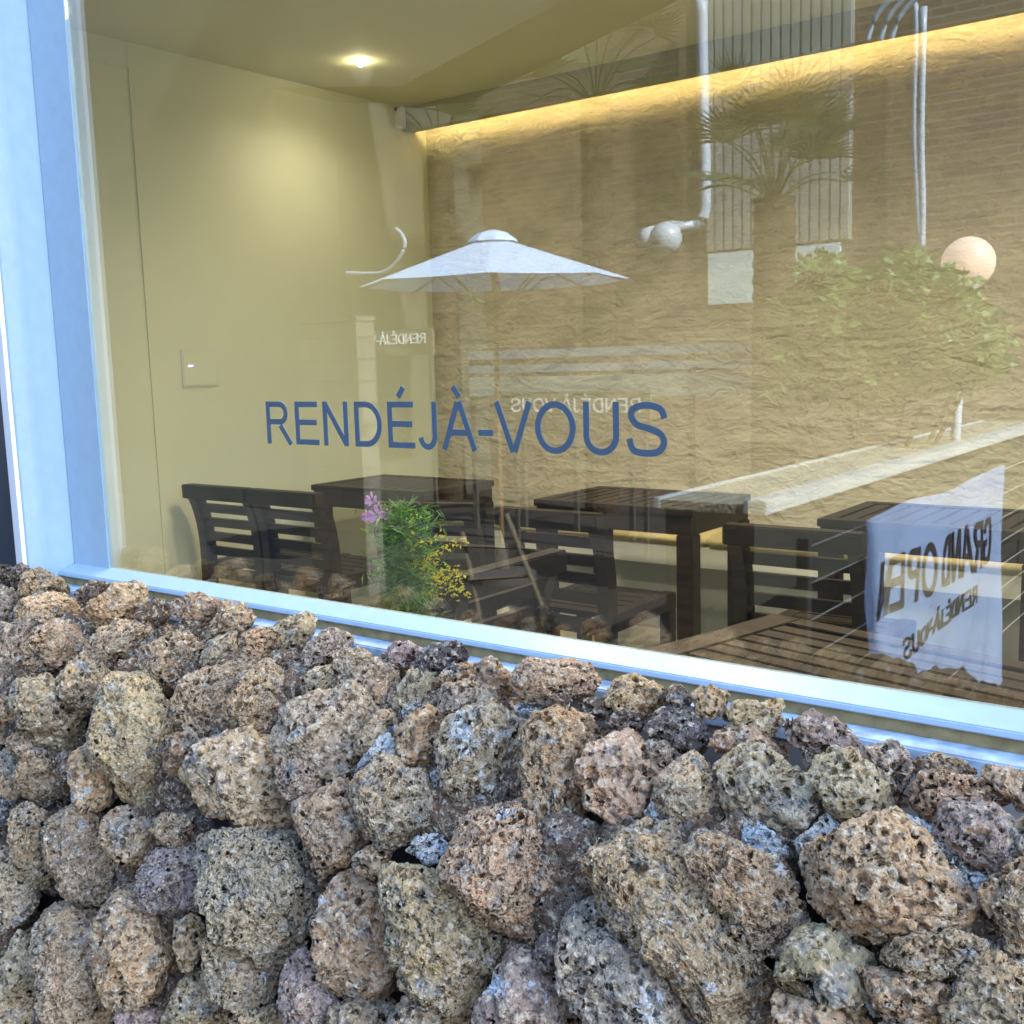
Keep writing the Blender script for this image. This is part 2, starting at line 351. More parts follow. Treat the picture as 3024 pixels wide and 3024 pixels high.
sb = bmesh.new(); sec = [(1.656,-.5235),(1.600,-.540),(1.597,-.551),(1.656,-.551)]; va = [[sb.verts.new((X,y,z)) for y, z in sec] for X in (-2.77,5)]
for k in range(4): sb.faces.new((va[0][k],va[0][(k+1)%4],va[1][(k+1)%4],va[1][k]))
sb.faces.new(va[0]); sb.faces.new(va[1][::-1]); bmesh.ops.recalc_face_normals(sb, faces=sb.faces)
bmesh.ops.bevel(sb, geom=list(sb.edges), offset=.002, segments=2, affect='EDGES')
wp('sill', sb, m_white)
wp('putty_band', boxes(((-2.9,1.606,-.573),(5,1.65,-.5515))), m_ochre)
wp('sill_ledge', boxes(((-2.9,1.555,-.601),(5,1.64,-.5735)), bev=.003), m_blue)
wp('glass_pane', boxes(((-2.6015,YG,-.5225),(5,YG+.006,ZT-.07))), m_glass)
bm, wd = text_mesh('RENDÉJÀ-VOUS', .125, .0015, .0945, 1.038)
l = wp('lettering', bm, m_vinyl); l.location = (-1.1735*YG-.009, YG-.0005, -.1055*YG-.0005); l.rotation_euler = (math.radians(90),0,0)

# ceiling lights
def downlight(x, y, lab, power=20):
    t = thing('ceiling_light', lab, 'downlight', (x,y,CE), 0, 'recessed ceiling lights')
    obj('trim', lathe(bmesh.new(), [(.022,-.001),(.032,-.004),(.035,-.001)]), m_trim, t)
    b = bmesh.new(); bmesh.ops.create_uvsphere(b, u_segments=16, v_segments=8, radius=.017); bmesh.ops.translate(b, vec=(0,0,-.008), verts=b.verts)
    obj('bulb', b, m_bulb, t, True)
    l = bpy.data.lights.new('downlight_lamp', 'SPOT'); l.energy = power; l.spot_size = math.radians(160); l.spot_blend = 1; l.color = (1,.86,.66); l.shadow_soft_size = .05
    o = bpy.data.objects.new('downlight_lamp', l); C.objects.link(o); o.parent = t; o.location = (0,0,-.045)
downlight(-3.81, 3.945, 'small bright recessed downlight on the cream ceiling near the left wall', 5)
downlight(-1.9, 3.2, 'added unseen downlight further right on the cafe ceiling', 20)  # this and the next three are unseen, added to brighten the room
downlight(0.0, 3.9, 'added unseen downlight at the right end of the cafe ceiling', 20)
downlight(-2.4, 2.9, 'added unseen downlight close behind the window frame', 20)
downlight(-1.2, 2.5, 'added unseen downlight above the front tables', 20)
# motion sensor
t = thing('alarm_sensor', 'small pale box sensor with a red dot in the ceiling corner', 'sensor', aty(1183,345,4.78))
obj('housing', boxes(((-.035,-.035,-.068),(.035,.012,.068)), bev=.008), m_sens, t)
b = bmesh.new(); bmesh.ops.create_uvsphere(b, u_segments=12, v_segments=8, radius=.011); bmesh.ops.translate(b, vec=(.0,-.034,.036), verts=b.verts)
obj('indicator', b, mat('red_indicator', (.35,.03,.02), .4), t, True)
obj('lower_bezel', boxes(((-.022,-.0385,-.058),(.022,-.0352,-.050))), m_ceil, t)
# wall panel
t = thing('wall_control', 'square cream control panel with tiny violet light on the left wall', 'thermostat', (XL, 3.30, 0))
obj('plate', boxes(((0,-.105,-.092),(.005,.105,.088)), bev=.002), m_sens, t)
obj('cover', boxes(((.0045,-.095,-.082),(.007,.095,.078)), bev=.001), m_wall, t)
obj('indicator', boxes(((.007,-.070,.006),(.009,-.042,.012))), m_purple, t)
obj('slot', boxes(((.007,-.070,-.052),(.0085,-.03,-.046))), m_sens, t)

# bench along the back wall
t = thing('wall_bench', 'long cream cushioned bench with white front under the plaster wall', 'bench', (-1,4.75,FL))
for i, (xa, xb) in enumerate([(-4.3,-2.9),(-2.89,-2.33),(-2.32,-.8),(-.79,.8),(.81,2.4),(2.41,4.9)]):
    o = obj('cushion', boxes(((xa+1,-.20,.435),(xb+1,.235,.498)), bev=.018), m_cush, t, True)
obj('bench_front', boxes(((-3.32,-.185,.34),(5.9,.24,.434))), m_bench, t)
obj('bench_base', boxes(((-3.32,-.12,0),(5.9,.24,.339))), mat('bench_base_grey', (.40,.40,.34), .6), t)

# ------------------------------------------------------------------ furniture
def chair_parts(t, wd=m_wood):
    W = .214
    def sidecurve():   # (y,z) of the back post
        return [(-.205,0),(-.195,.25),(-.190,.46),(-.198,.60),(-.225,.71),(-.272,.805)]
    sc = sidecurve()
    for s in (-1,1):
        bm = bmesh.new(); x0 = s*W; x1 = s*(W-.045); pts = curve_strip([(0,y,z) for y, z in sc], 5); V = []
        for p in pts:
            V.append([bm.verts.new((x, p.y+dy, p.z)) for x, dy in ((x0,-.03),(x1,-.03),(x1,.03),(x0,.03))])
        for i in range(len(V)-1):
            for k in range(4): bm.faces.new((V[i][k],V[i][(k+1)%4],V[i+1][(k+1)%4],V[i+1][k]))
        bm.faces.new(V[0][::-1]); bm.faces.new(V[-1]); bmesh.ops.recalc_face_normals(bm, faces=bm.faces)
        obj('back_post', bm, wd, t)
        obj('leg', boxes(((x0,.215,0),(x1,.265,.375)), bev=.003), wd, t)
        obj('side_rail', boxes(((x0,-.20,.375),(s*(W-.055),.268,.44)), bev=.003), wd, t)
    bm = bmesh.new()
    def yat(z):
        for (a, za), (b, zb) in zip(sc, sc[1:]):
            if za <= z <= zb: return a+(b-a)*(z-za)/(zb-za)
        return sc[-1][0]
    obj('top_rail', boxes(((-W-.004,yat(.79)-.034,.748),(W+.004,yat(.79)+.024,.812)), bev=.004), wd, t)
    for i in range(4):
        z = .700-i*.068; y = yat(z)
        box(bm, (-W+.046,y-.010,z-.020),(W-.046,y+.012,z+.020))
    obj('back_slats', bm, wd, t)
    obj('seat_slats', boxes(*[((-W+.056,-.165+i*.073,.420),(W-.056,-.165+i*.073+.058,.438)) for i in range(6)]), wd, t)
    obj('apron', boxes(((-W+.048,.225,.365),(W-.048,.25,.418))), wd, t); obj('apron', boxes(((-W+.048,-.20,.365),(W-.048,-.18,.418))), wd, t)
ch = thing('wooden_chair', 'dark slatted wooden chair at the far left, nearest the left wall', 'chair', (-4.005,3.37,FL), 0, 'dark slatted cafe chairs'); chair_parts(ch)
for x, y, rz, lab in [(-3.56,3.37,0,'dark slatted chair with seat visible, second from left beside the far left chair'),
                      (-2.19,3.37,0,'dark slatted chair showing its seat, in front of the middle table'),
                      (-1.29,3.37,0,'dark slatted chair behind the near slatted table, crossed by reflected wires'),
                      (-2.83,3.32,math.radians(18),'turned dark chair tucked below the left table behind the yellow flowers'),
                      (-1.985,2.26,math.radians(89),'sideways chair close to the glass between the flowers and the middle chair'),
                      (-.15,3.37,0,'dark slatted chair behind the hanging banner at the right edge')]:
    c = copy_tree(ch); c.location = (x,y,FL); c.rotation_euler = (0,0,rz); c['label'] = lab
def table_parts(t, w, d, wd):
    obj('tabletop', boxes(*([((-w/2,-d/2,.712),(w/2,-d/2+.055,.74)), ((-w/2,d/2-.055,.712),(w/2,d/2,.74)), ((-w/2,-d/2+.0555,.712),(-w/2+.055,d/2-.0555,.74)), ((w/2-.055,-d/2+.0555,.712),(w/2,d/2-.0555,.74))]
        + [((-w/2+.062+i*(w-.124)/10,-d/2+.056,.716),(-w/2+.062+(i+1)*(w-.124)/10-.009,d/2-.056,.737)) for i in range(10)]), bev=.002), wd, t)
    for q in (((-w/2+.01,-d/2+.008,.635),(w/2-.01,-d/2+.032,.711)), ((-w/2+.01,d/2-.032,.635),(w/2-.01,d/2-.008,.711)),
        ((-w/2+.008,-d/2+.033,.635),(-w/2+.032,d/2-.033,.711)), ((w/2-.032,-d/2+.033,.635),(w/2-.008,d/2-.033,.711))): obj('apron', boxes(q), wd, t)
    for sx in (-1,1):
        for sy in (-1,1):
            obj('leg', boxes(((sx*(w/2-.003),sy*(d/2-.003),0),(sx*(w/2-.075),sy*(d/2-.075),.634)), bev=.004), wd, t)
tb = thing('wooden_table', 'dark slatted square table at the left corner of the room', 'table', (-3.735,4.03,FL), 0, 'dark slatted cafe tables'); table_parts(tb, .76, .53, m_wood)
for x, y, lab in [(-2.355,4.035,'dark slatted table in the middle of the room'), (-1.09,4.02,'dark slatted table behind the hanging banner'), (.25,4.02,'dark slatted table at the right edge of the window')]:
    c = copy_tree(tb); c.location = (x,y,FL); c['label'] = lab
# near table: slats run the other way, turned slightly
nt_ = thing('wooden_table', 'large weathered slatted table right behind the window, nearest the glass', 'table', (-.66,1.99,FL), math.radians(-13), 'dark slatted cafe tables')
W_, D_ = .84, .50
obj('tabletop', boxes(*([((-W_/2,-D_/2,.712),(-W_/2+.075,D_/2,.74)), ((W_/2-.075,-D_/2,.712),(W_/2,D_/2,.74)), ((-W_/2+.0755,-D_/2,.712),(W_/2-.0755,-D_/2+.05,.74)), ((-W_/2+.0755,D_/2-.05,.712),(W_/2-.0755,D_/2,.74))]
    + [((-W_/2+.0755,-D_/2+.056+i*.0555,.716),(W_/2-.0755,-D_/2+.056+i*.0555+.046,.737)) for i in range(7)]), bev=.002), m_wood2, nt_)
obj('apron', boxes(((-W_/2+.01,-D_/2+.008,.64),(W_/2-.01,-D_/2+.03,.711))), m_wood2, nt_); obj('apron', boxes(((-W_/2+.01,D_/2-.03,.64),(W_/2-.01,D_/2-.008,.711))), m_wood2, nt_)
for sx in (-1,1):
    for sy in (-1,1): obj('leg', boxes(((sx*(W_/2-.01),sy*(D_/2-.01),0),(sx*(W_/2-.08),sy*(D_/2-.08),.635)), bev=.004), m_wood2, nt_)

# ------------------------------------------------------------------ leaves, petals
def leaf_cloud(bm, pts, size, n_seg=1, flat=.35, seed=0):
    r = random.Random(seed)
    for p in pts:
        d = Vector((r.gauss(0,1), r.gauss(0,1), r.gauss(0,.7))).normalized(); s = size*r.uniform(.6,1.3)
        u = d.cross(Vector((r.gauss(0,1), r.gauss(0,1), r.gauss(0,1)))).normalized(); n = d.cross(u)
        a = Vector(p); q = [a, a+d*s*.5+u*s*flat+n*s*.08, a+d*s, a+d*s*.5-u*s*flat+n*s*.08]
        v = [bm.verts.new(k) for k in q]; bm.faces.new(v)
    return bm
def leafmat(name, c1, c2, tr=.3):
    m = bpy.data.materials.new(name); m.use_nodes = True; nt = m.node_tree; b = nt.nodes['Principled BSDF']
    g = nt.nodes.new('ShaderNodeNewGeometry'); cr = nt.nodes.new('ShaderNodeValToRGB'); cr.color_ramp.elements[0].color = (*c1,1); cr.color_ramp.elements[1].color = (*c2,1)
    nt.links.new(g.outputs['Random Per Island'], cr.inputs[0]); nt.links.new(cr.outputs[0], b.inputs['Base Color']); b.inputs['Roughness'].default_value = .5
    t = nt.nodes.new('ShaderNodeBsdfTranslucent'); nt.links.new(cr.outputs[0], t.inputs[0]); mx = nt.nodes.new('ShaderNodeMixShader'); mx.inputs[0].default_value = tr
    nt.links.new(b.outputs[0], mx.inputs[1]); nt.links.new(t.outputs[0], mx.inputs[2]); nt.links.new(mx.outputs[0], nt.nodes['Material Output'].inputs[0])
    return m
m_fol = leafmat('dark_leaf', (.03,.10,.015), (.20,.42,.06)); m_yel = leafmat('yellow_blossom', (.45,.50,.02), (.80,.62,.03), .4)
m_pet = leafmat('purple_petal', (.42,.12,.60), (.70,.35,.85), .4); m_shrub = leafmat('shrub_leaf', (.03,.09,.015), (.11,.21,.045)); m_palm = leafmat('palm_leaf', (.012,.03,.01), (.035,.065,.02))
m_stem = mat('green_stem', (.06,.12,.03), .6)
# flower planter behind the glass
YF = 2.05
def F(x, y, Y=YF): return aty(x*3024/1932, y*3024/1932, Y)
base = F(765,1180); base.z = FL
pl = thing('flower_planter', 'planter of purple cosmos and yellow blossom spikes just behind the glass', 'planter', base)
def loc(p): return Vector(p)-base
obj('pot', lathe(bmesh.new(), [(0,0),(.10,0),(.135,.62),(.145,.63),(.145,.66),(.125,.66),(.12,.62),(0,.62)]), mat('dark_pot', (.05,.045,.04), .6), pl, True)
r = random.Random(3); pts = []
for i in range(2200):
    x = r.gauss(762,23); y = r.uniform(955,1160); x += (y-1040)*.06
    pts.append(loc(F(x+r.uniform(-18,22), y, YF+r.gauss(0,.045))))
obj('foliage', leaf_cloud(bmesh.new(), pts, .034, flat=.085, seed=1), m_fol, pl)
bm = bmesh.new()
for (xa, ya), (xb, yb) in [((750,1170),(705,945)),((752,1170),(712,975)),((755,1170),(732,972)),((765,1170),(795,960)),((770,1170),(870,1025)),((775,1170),(850,1100)),((760,1170),(775,950))]:
    a = loc(F(xa,ya)); b = loc(F(xb,yb)); tube(bm, curve_strip([a, (a*2+b)/3+Vector((0,0,.02)), (a+2*b)/3+Vector((0,0,.02)), b], 3), .0016, 5)
obj('stems', bm, m_stem, pl)
pts = []
for (xa,ya),(xb,yb),n,sg in [((765,1040),(782,975),45,4),((775,1030),(835,1010),60,5),((800,1050),(878,1022),70,5),((785,1060),(868,1090),150,9),((800,1085),(872,1118),170,9),((790,1110),(840,1135),60,6),((748,1150),(765,1160),25,4),((770,1000),(779,1060),50,4)]:
    for i in range(n):
        u = r.random(); pts.append(loc(F(xa+(xb-xa)*u+r.gauss(0,sg), ya+(yb-ya)*u+r.gauss(0,sg*.8), YF-.03+r.gauss(0,.03))))
obj('yellow_blossoms', leaf_cloud(bmesh.new(), pts, .011, flat=.26, seed=2), m_yel, pl)
for (cx, cy, sz) in [(703,943,.022),(711,972,.027),(732,970,.020),(694,974,.019),(716,958,.016)]:
    bm = bmesh.new(); c = loc(F(cx,cy,YF-.04))
    for k in range(8):
        a = k*math.pi/4+r.random()*.2; d = Vector((math.cos(a)*.95, -.35+.3*math.sin(a), math.sin(a)*.55)).normalized(); u = Vector((-math.sin(a), .2, math.cos(a))).normalized()
        v = [bm.verts.new(c+q) for q in (d*.004, d*sz*.6+u*sz*.26, d*sz*.95+u*sz*.16, d*sz, d*sz*.95-u*sz*.16, d*sz*.6-u*sz*.26)]; bm.faces.new(v)
    obj('flower', bm, m_pet, pl)

# ================================================================== STONE WALL
PROF = [(1.50,-.40),(1.475,-.565),(1.37,-.645),(1.27,-.74),(1.19,-.98),(1.11,-1.25),(1.03,-1.55),(.98,-1.8)]
def hit(x, y, off=0.0):
    """first point on the wall's battered profile along the ray through photo point x,y (3024 scale)"""
    d = ray(x, y)
    for (ya, za), (yb, zb) in zip(PROF, PROF[1:]):
        # solve d*t with (y,z) on the segment
        ey, ez = yb-ya, zb-za; det = d.y*(-ez)+ey*d.z
        if abs(det) < 1e-9: continue
        t = (ya*(-ez)+ey*za)/det; s = (d.y*za-d.z*ya)/(-det) if False else None
        P = d*t; s = (P.y-ya)/ey if abs(ey) > 1e-6 else (P.z-za)/ez
        if -1e-3 <= s <= 1.001: return P, Vector((0, ez, -ey)).normalized()*(1)
    P = aty(x, y, 1.5); return P, Vector((0,-1,.3)).normalized()
T = {'A':(0,1600,1.7564),'B':(0,2324,1.932),'C':(1000,1800,1.7564),'D':(1924,2000,1.7564),'R':(1000,2324,1.932),'S':(2024,2324,1.932),'F':(0,0,.63889)}
# tint classes
TN = {'b': (0.379, 0.273, 0.17), 'r': (0.373, 0.262, 0.164), 'g': (0.377, 0.287, 0.182), 'G': (0.371, 0.298, 0.184), 't': (0.418, 0.302, 0.183), 'd': (0.106, 0.093, 0.09), 'p': (0.318, 0.249, 0.223), 'o': (0.406, 0.281, 0.166), 'k': (0.345, 0.278, 0.201)}
STONES = [
('A','g',[(-30,125),(40,120),(85,150),(70,205),(10,225),(-30,225)]),
('A','r',[(75,125),(110,112),(150,140),(165,180),(130,240),(80,260),(60,200)]),
('A','b',[(165,150),(215,142),(255,170),(300,190),(370,220),(385,270),(300,275),(180,280),(130,300),(80,260),(110,200)]),
('A','t',[(60,400),(80,340),(140,300),(220,270),(330,270),(420,320),(440,370),(400,400),(300,400),(230,440),(150,430),(90,415)]),
('A','k',[(-40,220),(10,220),(60,250),(120,300),(80,340),(60,400),(0,415),(-40,390)]),
('A','g',[(380,260),(430,225),(500,205),(550,230),(555,275),(480,325),(420,315)]),
('A','b',[(560,270),(600,230),(660,220),(700,212),(760,250),(775,310),(740,370),(690,430),(600,420),(560,390),(480,400),(430,340),(500,300)]),
('A','r',[(690,400),(730,350),(800,290),(850,300),(880,340),(870,420),(800,445),(720,430)]),
('A','r',[(870,300),(940,290),(1010,268),(1060,285),(1130,310),(1180,350),(1130,400),(1060,440),(960,400),(880,370)]),
('A','b',[(1170,320),(1250,330),(1330,380),(1350,420),(1290,440),(1230,470),(1150,480),(1090,520),(1040,470),(1060,430),(1130,390)]),
('A','d',[(890,460),(920,420),(980,390),(1025,400),(1040,450),(1060,520),(1070,570),(1020,540),(960,480),(900,475)]),
('A','t',[(450,560),(470,510),(540,450),(620,415),(720,420),(830,425),(890,460),(870,490),(760,510),(740,560),(700,600),(620,590),(560,670),(480,620)]),
('A','b',[(125,640),(150,560),(130,520),(190,450),(270,400),(380,410),(440,440),(480,500),(450,560),(460,590),(400,600),(340,640),(260,660),(160,660)]),
('A','k',[(-40,420),(100,410),(150,460),(140,540),(125,640),(90,720),(20,800),(-40,790)]),
('A','r',[(750,530),(830,500),(920,480),(1000,485),(1040,540),(1065,600),(1030,670),(940,720),(870,775),(810,780),(770,700),(745,620)]),
('A','k',[(1060,560),(1085,510),(1160,475),(1240,445),(1235,520),(1210,590),(1200,640),(1130,660),(1050,650)]),
('A','o',[(1215,540),(1260,480),(1350,450),(1430,440),(1460,480),(1450,540),(1420,600),(1370,640),(1300,640),(1225,620)]),
('A','g',[(1400,430),(1470,410),(1550,370),(1600,368),(1645,420),(1640,470),(1600,490),(1560,545),(1500,570),(1450,550),(1465,480)]),
('A','p',[(1560,590),(1600,530),(1680,470),(1770,440),(1840,490),(1845,530),(1780,560),(1720,620),(1640,645),(1570,660),(1540,630)]),
('A','g',[(1730,590),(1800,550),(1870,555),(1935,580),(1940,640),(1850,695),(1800,700),(1750,660)]),
('A','G',[(1565,700),(1640,655),(1740,640),(1795,700),(1760,760),(1690,785),(1620,815),(1560,820),(1530,780)]),
('A','g',[(1430,565),(1540,570),(1560,640),(1545,700),(1510,690),(1450,630),(1395,610)]),
('A','g',[(330,660),(350,625),(440,600),(500,640),(590,660),(590,690),(555,740),(530,800),(500,900),(470,960),(430,935),(380,870),(330,800),(315,720)]),
('A','g',[(80,760),(120,690),(180,670),(240,690),(300,740),(320,800),(345,880),(420,930),(440,980),(420,1040),(340,1090),(270,1100),(210,1060),(190,980),(120,930),(80,850)]),
('A','G',[(560,700),(620,610),(700,590),(750,620),(770,720),(820,790),(880,860),(895,950),(860,1080),(870,1190),(915,1240),(940,1300),(930,1380),(850,1400),(760,1395),(700,1370),(620,1280),(590,1190),(520,1120),(490,1000),(500,900),(530,790)]),
('A','b',[(885,860),(900,780),(960,710),(1050,660),(1160,645),(1240,630),(1300,640),(1310,700),(1200,800),(1190,880),(1210,950),(1120,1000),(1060,1015),(980,980),(920,940),(880,900)]),
('A','t',[(1195,830),(1260,750),(1310,640),(1400,620),(1480,640),(1530,720),(1530,820),(1480,900),(1440,980),(1370,1030),(1290,1020),(1240,980),(1190,890)]),
('A','r',[(850,1140),(870,1030),(930,960),(1000,1000),(1060,1030),(1110,1015),(1080,1060),(1000,1100),(960,1190),(920,1215),(860,1190)]),
('F','b',[(342,1465),(350,1430),(400,1398),(455,1380),(500,1388),(520,1408),(600,1470),(612,1482),(562,1502),(545,1565),(480,1548),(420,1532),(365,1512)]),
('F','k',[(518,1375),(545,1335),(600,1310),(660,1300),(705,1330),(742,1370),(745,1400),(700,1440),(670,1480),(612,1480),(560,1440),(520,1410)]),
('A','b',[(20,970),(80,930),(150,950),(190,1020),(220,1090),(265,1110),(265,1170),(320,1260),(330,1330),(250,1370),(180,1350),(110,1300),(85,1200),(115,1120),(40,1050)]),
('A','o',[(370,1180),(390,1080),(475,1010),(510,1110),(570,1180),(605,1290),(630,1320),(550,1375),(460,1400),(400,1390),(385,1300)]),
('A','g',[(255,1150),(310,1100),(375,1090),(375,1200),(385,1260),(320,1250),(270,1190)]),
('A','g',[(-40,1080),(40,1050),(110,1120),(90,1200),(115,1310),(50,1390),(-40,1400)]),
('A','b',[(-40,800),(30,800),(80,860),(75,930),(20,960),(30,1040),(-40,1070)]),
('B','d',[(-40,30),(0,20),(100,60),(90,110),(65,200),(0,290),(-40,290)]),
('B','g',[(80,120),(110,85),(180,100),(275,140),(290,180),(260,270),(280,380),(330,480),(345,570),(260,590),(200,570),(140,490),(90,390),(70,280)]),
('B','g',[(280,200),(340,120),(410,80),(440,110),(570,130),(600,180),(570,240),(600,330),(660,400),(745,470),(690,560),(600,665),(520,650),(430,620),(350,570),(290,450),(260,350),(265,260)]),
('B','t',[(585,170),(640,110),(710,80),(745,140),(790,190),(870,210),(875,260),(900,330),(850,400),(795,490),(725,470),(660,400),(600,320),(570,230)]),
('B','g',[(870,190),(930,150),(1020,160),(1105,190),(1115,260),(1080,310),(980,335),(900,310)]),
('B','k',[(1110,190),(1160,170),(1260,210),(1340,240),(1460,225),(1560,260),(1700,280),(1740,340),(1770,440),(1830,530),(1840,640),(1790,690),(1770,800),(1780,960),(1700,975),(1600,965),(1540,985),(1440,910),(1340,845),(1230,795),(1205,690),(1170,600),(1150,480),(1105,360),(1080,290)]),
('B','p',[(795,470),(860,390),(930,345),(1050,335),(1115,370),(1155,470),(1175,580),(1200,680),(1110,715),(1000,748),(900,705),(820,660),(785,570)]),
('B','t',[(600,700),(640,620),(720,545),(790,520),(795,620),(850,680),(940,730),(1010,760),(1005,850),(1005,950),(1005,1060),(1025,1130),(1000,1200),(940,1250),(830,1258),(720,1242),(640,1185),(590,1100),(563,980),(568,840)]),
('B','g',[(1005,780),(1070,740),(1130,725),(1165,800),(1155,930),(1130,1020),(1060,1065),(1010,1030),(1000,900)]),
('B','g',[(200,760),(240,660),(330,595),(450,620),(560,670),(595,730),(568,840),(568,980),(600,1120),(640,1200),(700,1255),(640,1335),(560,1400),(400,1420),(280,1370),(250,1220),(240,1080),(210,920)]),
('B','G',[(-40,290),(30,270),(75,290),(110,420),(160,540),(215,610),(205,700),(175,790),(90,780),(0,770),(-40,770)]),
('B','k',[(-40,780),(60,775),(150,800),(70,855),(20,940),(-40,1000)]),
('B','G',[(15,970),(70,875),(150,820),(212,830),(232,950),(245,1100),(175,1185),(90,1170),(35,1090)]),
('B','G',[(1160,850),(1200,745),(1260,790),(1340,845),(1440,915),(1540,985),(1592,1000),(1592,1120),(1592,1235),(1500,1278),(1400,1285),(1300,1255),(1220,1190),(1155,1050)]),
('B','g',[(955,1230),(1010,1165),(1070,1080),(1150,1060),(1200,1160),(1300,1255),(1310,1340),(1280,1430),(1100,1440),(965,1420)]),
('B','p',[(1590,1180),(1600,1090),(1650,1005),(1720,972),(1800,970),(1900,1050),(1970,1200),(1980,1350),(1900,1430),(1680,1430),(1605,1340)]),
('B','p',[(645,1350),(700,1265),(830,1268),(940,1270),(960,1400),(800,1450),(645,1440)]),
('B','g',[(-40,1040),(20,1060),(60,1150),(180,1195),(250,1235),(275,1410),(100,1450),(-40,1440)]),
('B','b',[(1305,1290),(1500,1288),(1590,1255),(1620,1400),(1400,1450),(1305,1440)]),
('R','b',[(-60,580),(20,525),(130,500),(262,530),(280,640),(300,750),(292,880),(322,980),(350,1150),(240,1222),(120,1232),(40,1205),(-60,1110),(-120,930),(-135,770),(-85,650)]),
('F','b',[(546,1540),(560,1500),(612,1484),(657,1478),(665,1530),(680,1580),(692,1600),(650,1640),(602,1662),(585,1600),(568,1572)]),
('R','t',[(88,420),(150,340),(230,350),(315,370),(285,440),(190,532),(118,492)]),
('R','g',[(265,480),(330,388),(430,420),(600,520),(700,575),(860,705),(990,845),(1015,920),(940,1060),(880,1105),(760,1215),(640,1262),(500,1252),(370,1185),(330,1000),(290,850),(268,640)]),
('R','t',[(610,220),(640,165),(800,150),(960,90),(1065,50),(1090,160),(1150,300),(1205,480),(1250,620),(1265,740),(1170,820),(1050,885),(930,800),(800,700),(680,560),(570,480),(555,400),(620,320)]),
('C','b',[(912,600),(980,545),(1080,538),(1200,548),(1300,580),(1455,640),(1380,690),(1300,765),(1262,830),(1250,960),(1270,1040),(1225,1120),(1225,1200),(1215,1310),(1120,1378),(1070,1250),(1060,1130),(1000,1020),(960,900),(928,800),(908,700)]),
('C','k',[(515,790),(525,720),(545,660),(575,570),(640,520),(740,440),(860,480),(940,530),(945,600),(912,680),(925,780),(960,850),(910,935),(800,1012),(690,1082),(600,1085),(550,1022),(530,900)]),
('C','k',[(60,960),(90,890),(200,790),(330,760),(340,840),(430,865),(500,880),(520,980),(550,1060),(545,1140),(440,1182),(340,1212),(240,1222),(150,1172),(105,1080),(70,1020)]),
('C','t',[(300,640),(340,560),(420,520),(500,530),(555,580),(530,660),(515,750),(505,810),(450,855),(370,855),(325,800),(308,720)]),
('C','g',[(85,710),(110,630),(190,560),(280,500),(305,560),(285,650),(200,725),(100,745)]),
('C','r',[(50,360),(130,280),(230,265),(330,290),(375,340),(350,400),(290,460),(200,512),(110,475),(55,430)]),
('C','p',[(185,255),(280,190),(390,163),(435,210),(410,290),(330,300),(230,275)]),
('C','d',[(410,240),(500,180),(600,168),(695,230),(705,280),(640,275),(560,275),(505,345),(400,320),(385,280)]),
('C','g',[(320,410),(380,305),(450,320),(515,350),(500,420),(465,500),(390,535),(300,565),(285,500)]),
('C','o',[(505,345),(590,258),(680,290),(725,350),(650,375),(560,405),(500,410)]),
('C','r',[(690,280),(790,253),(850,290),(908,390),(895,480),(830,425),(740,372)]),
('C','k',[(485,450),(560,390),(680,360),(800,355),(880,440),(970,500),(990,535),(900,530),(760,440),(640,525),(545,580),(498,525)]),
('C','b',[(912,420),(940,320),(990,268),(1080,272),(1150,255),(1235,258),(1320,290),(1357,330),(1355,420),(1300,465),(1200,450),(1130,440),(1080,480),(1000,495),(912,480)]),
('C','G',[(1078,500),(1100,450),(1160,436),(1212,470),(1202,535),(1150,550),(1088,545)]),
('C','k',[(1240,500),(1330,460),(1400,480),(1455,520),(1400,565),(1300,570),(1240,545)]),
('C','t',[(1395,430),(1450,368),(1530,348),(1600,368),(1685,390),(1705,440),(1685,520),(1595,565),(1540,545),(1460,545),(1400,490)]),
('C','g',[(1692,430),(1755,393),(1812,430),(1825,500),(1765,535),(1692,515)]),
('C','t',[(1378,572),(1450,533),(1545,540),(1595,590),(1565,645),(1480,645),(1400,605)]),
('D','d',[(-10,215),(60,178),(200,167),(295,210),(335,250),(312,330),(302,410),(230,405),(180,372),(130,395),(60,342),(0,305),(-30,260)]),
('C','b',[(1248,880),(1270,800),(1310,738),(1390,675),(1480,655),(1580,678),(1645,720),(1660,820),(1652,930),(1640,1035),(1590,1112),(1520,1135),(1420,1085),(1330,1035),(1260,985)]),
('D','g',[(25,570),(60,500),(130,430),(190,368),(270,430),(330,520),(395,600),(395,700),(300,745),(160,765),(60,745),(5,675)]),
('D','k',[(-20,330),(70,340),(130,370),(155,420),(100,465),(40,520),(-10,500)]),
('R','b',[(1340,250),(1380,160),(1450,138),(1580,200),(1680,245),(1790,200),(1900,240),(1965,380),(2050,520),(2175,650),(2285,840),(2375,965),(2460,1015),(2530,1150),(2540,1330),(2450,1480),(2200,1480),(2050,1240),(1840,1030),(1640,860),(1500,740),(1350,600),(1300,440)]),
('R','k',[(1250,780),(1268,640),(1305,540),(1390,575),(1555,715),(1695,835),(1880,1020),(2030,1260),(2150,1460),(1900,1510),(1600,1490),(1440,1410),(1330,1250),(1280,1100),(1265,900)]),
('R','p',[(805,1300),(850,1220),(900,1150),(950,1030),(1015,955),(1130,948),(1185,1030),(1262,1080),(1290,1180),(1350,1290),(1430,1410),(1400,1500),(1000,1500),(815,1450)]),
('R','t',[(305,1250),(370,1195),(500,1262),(640,1275),(780,1225),(832,1262),(808,1340),(800,1460),(500,1490),(300,1470)]),
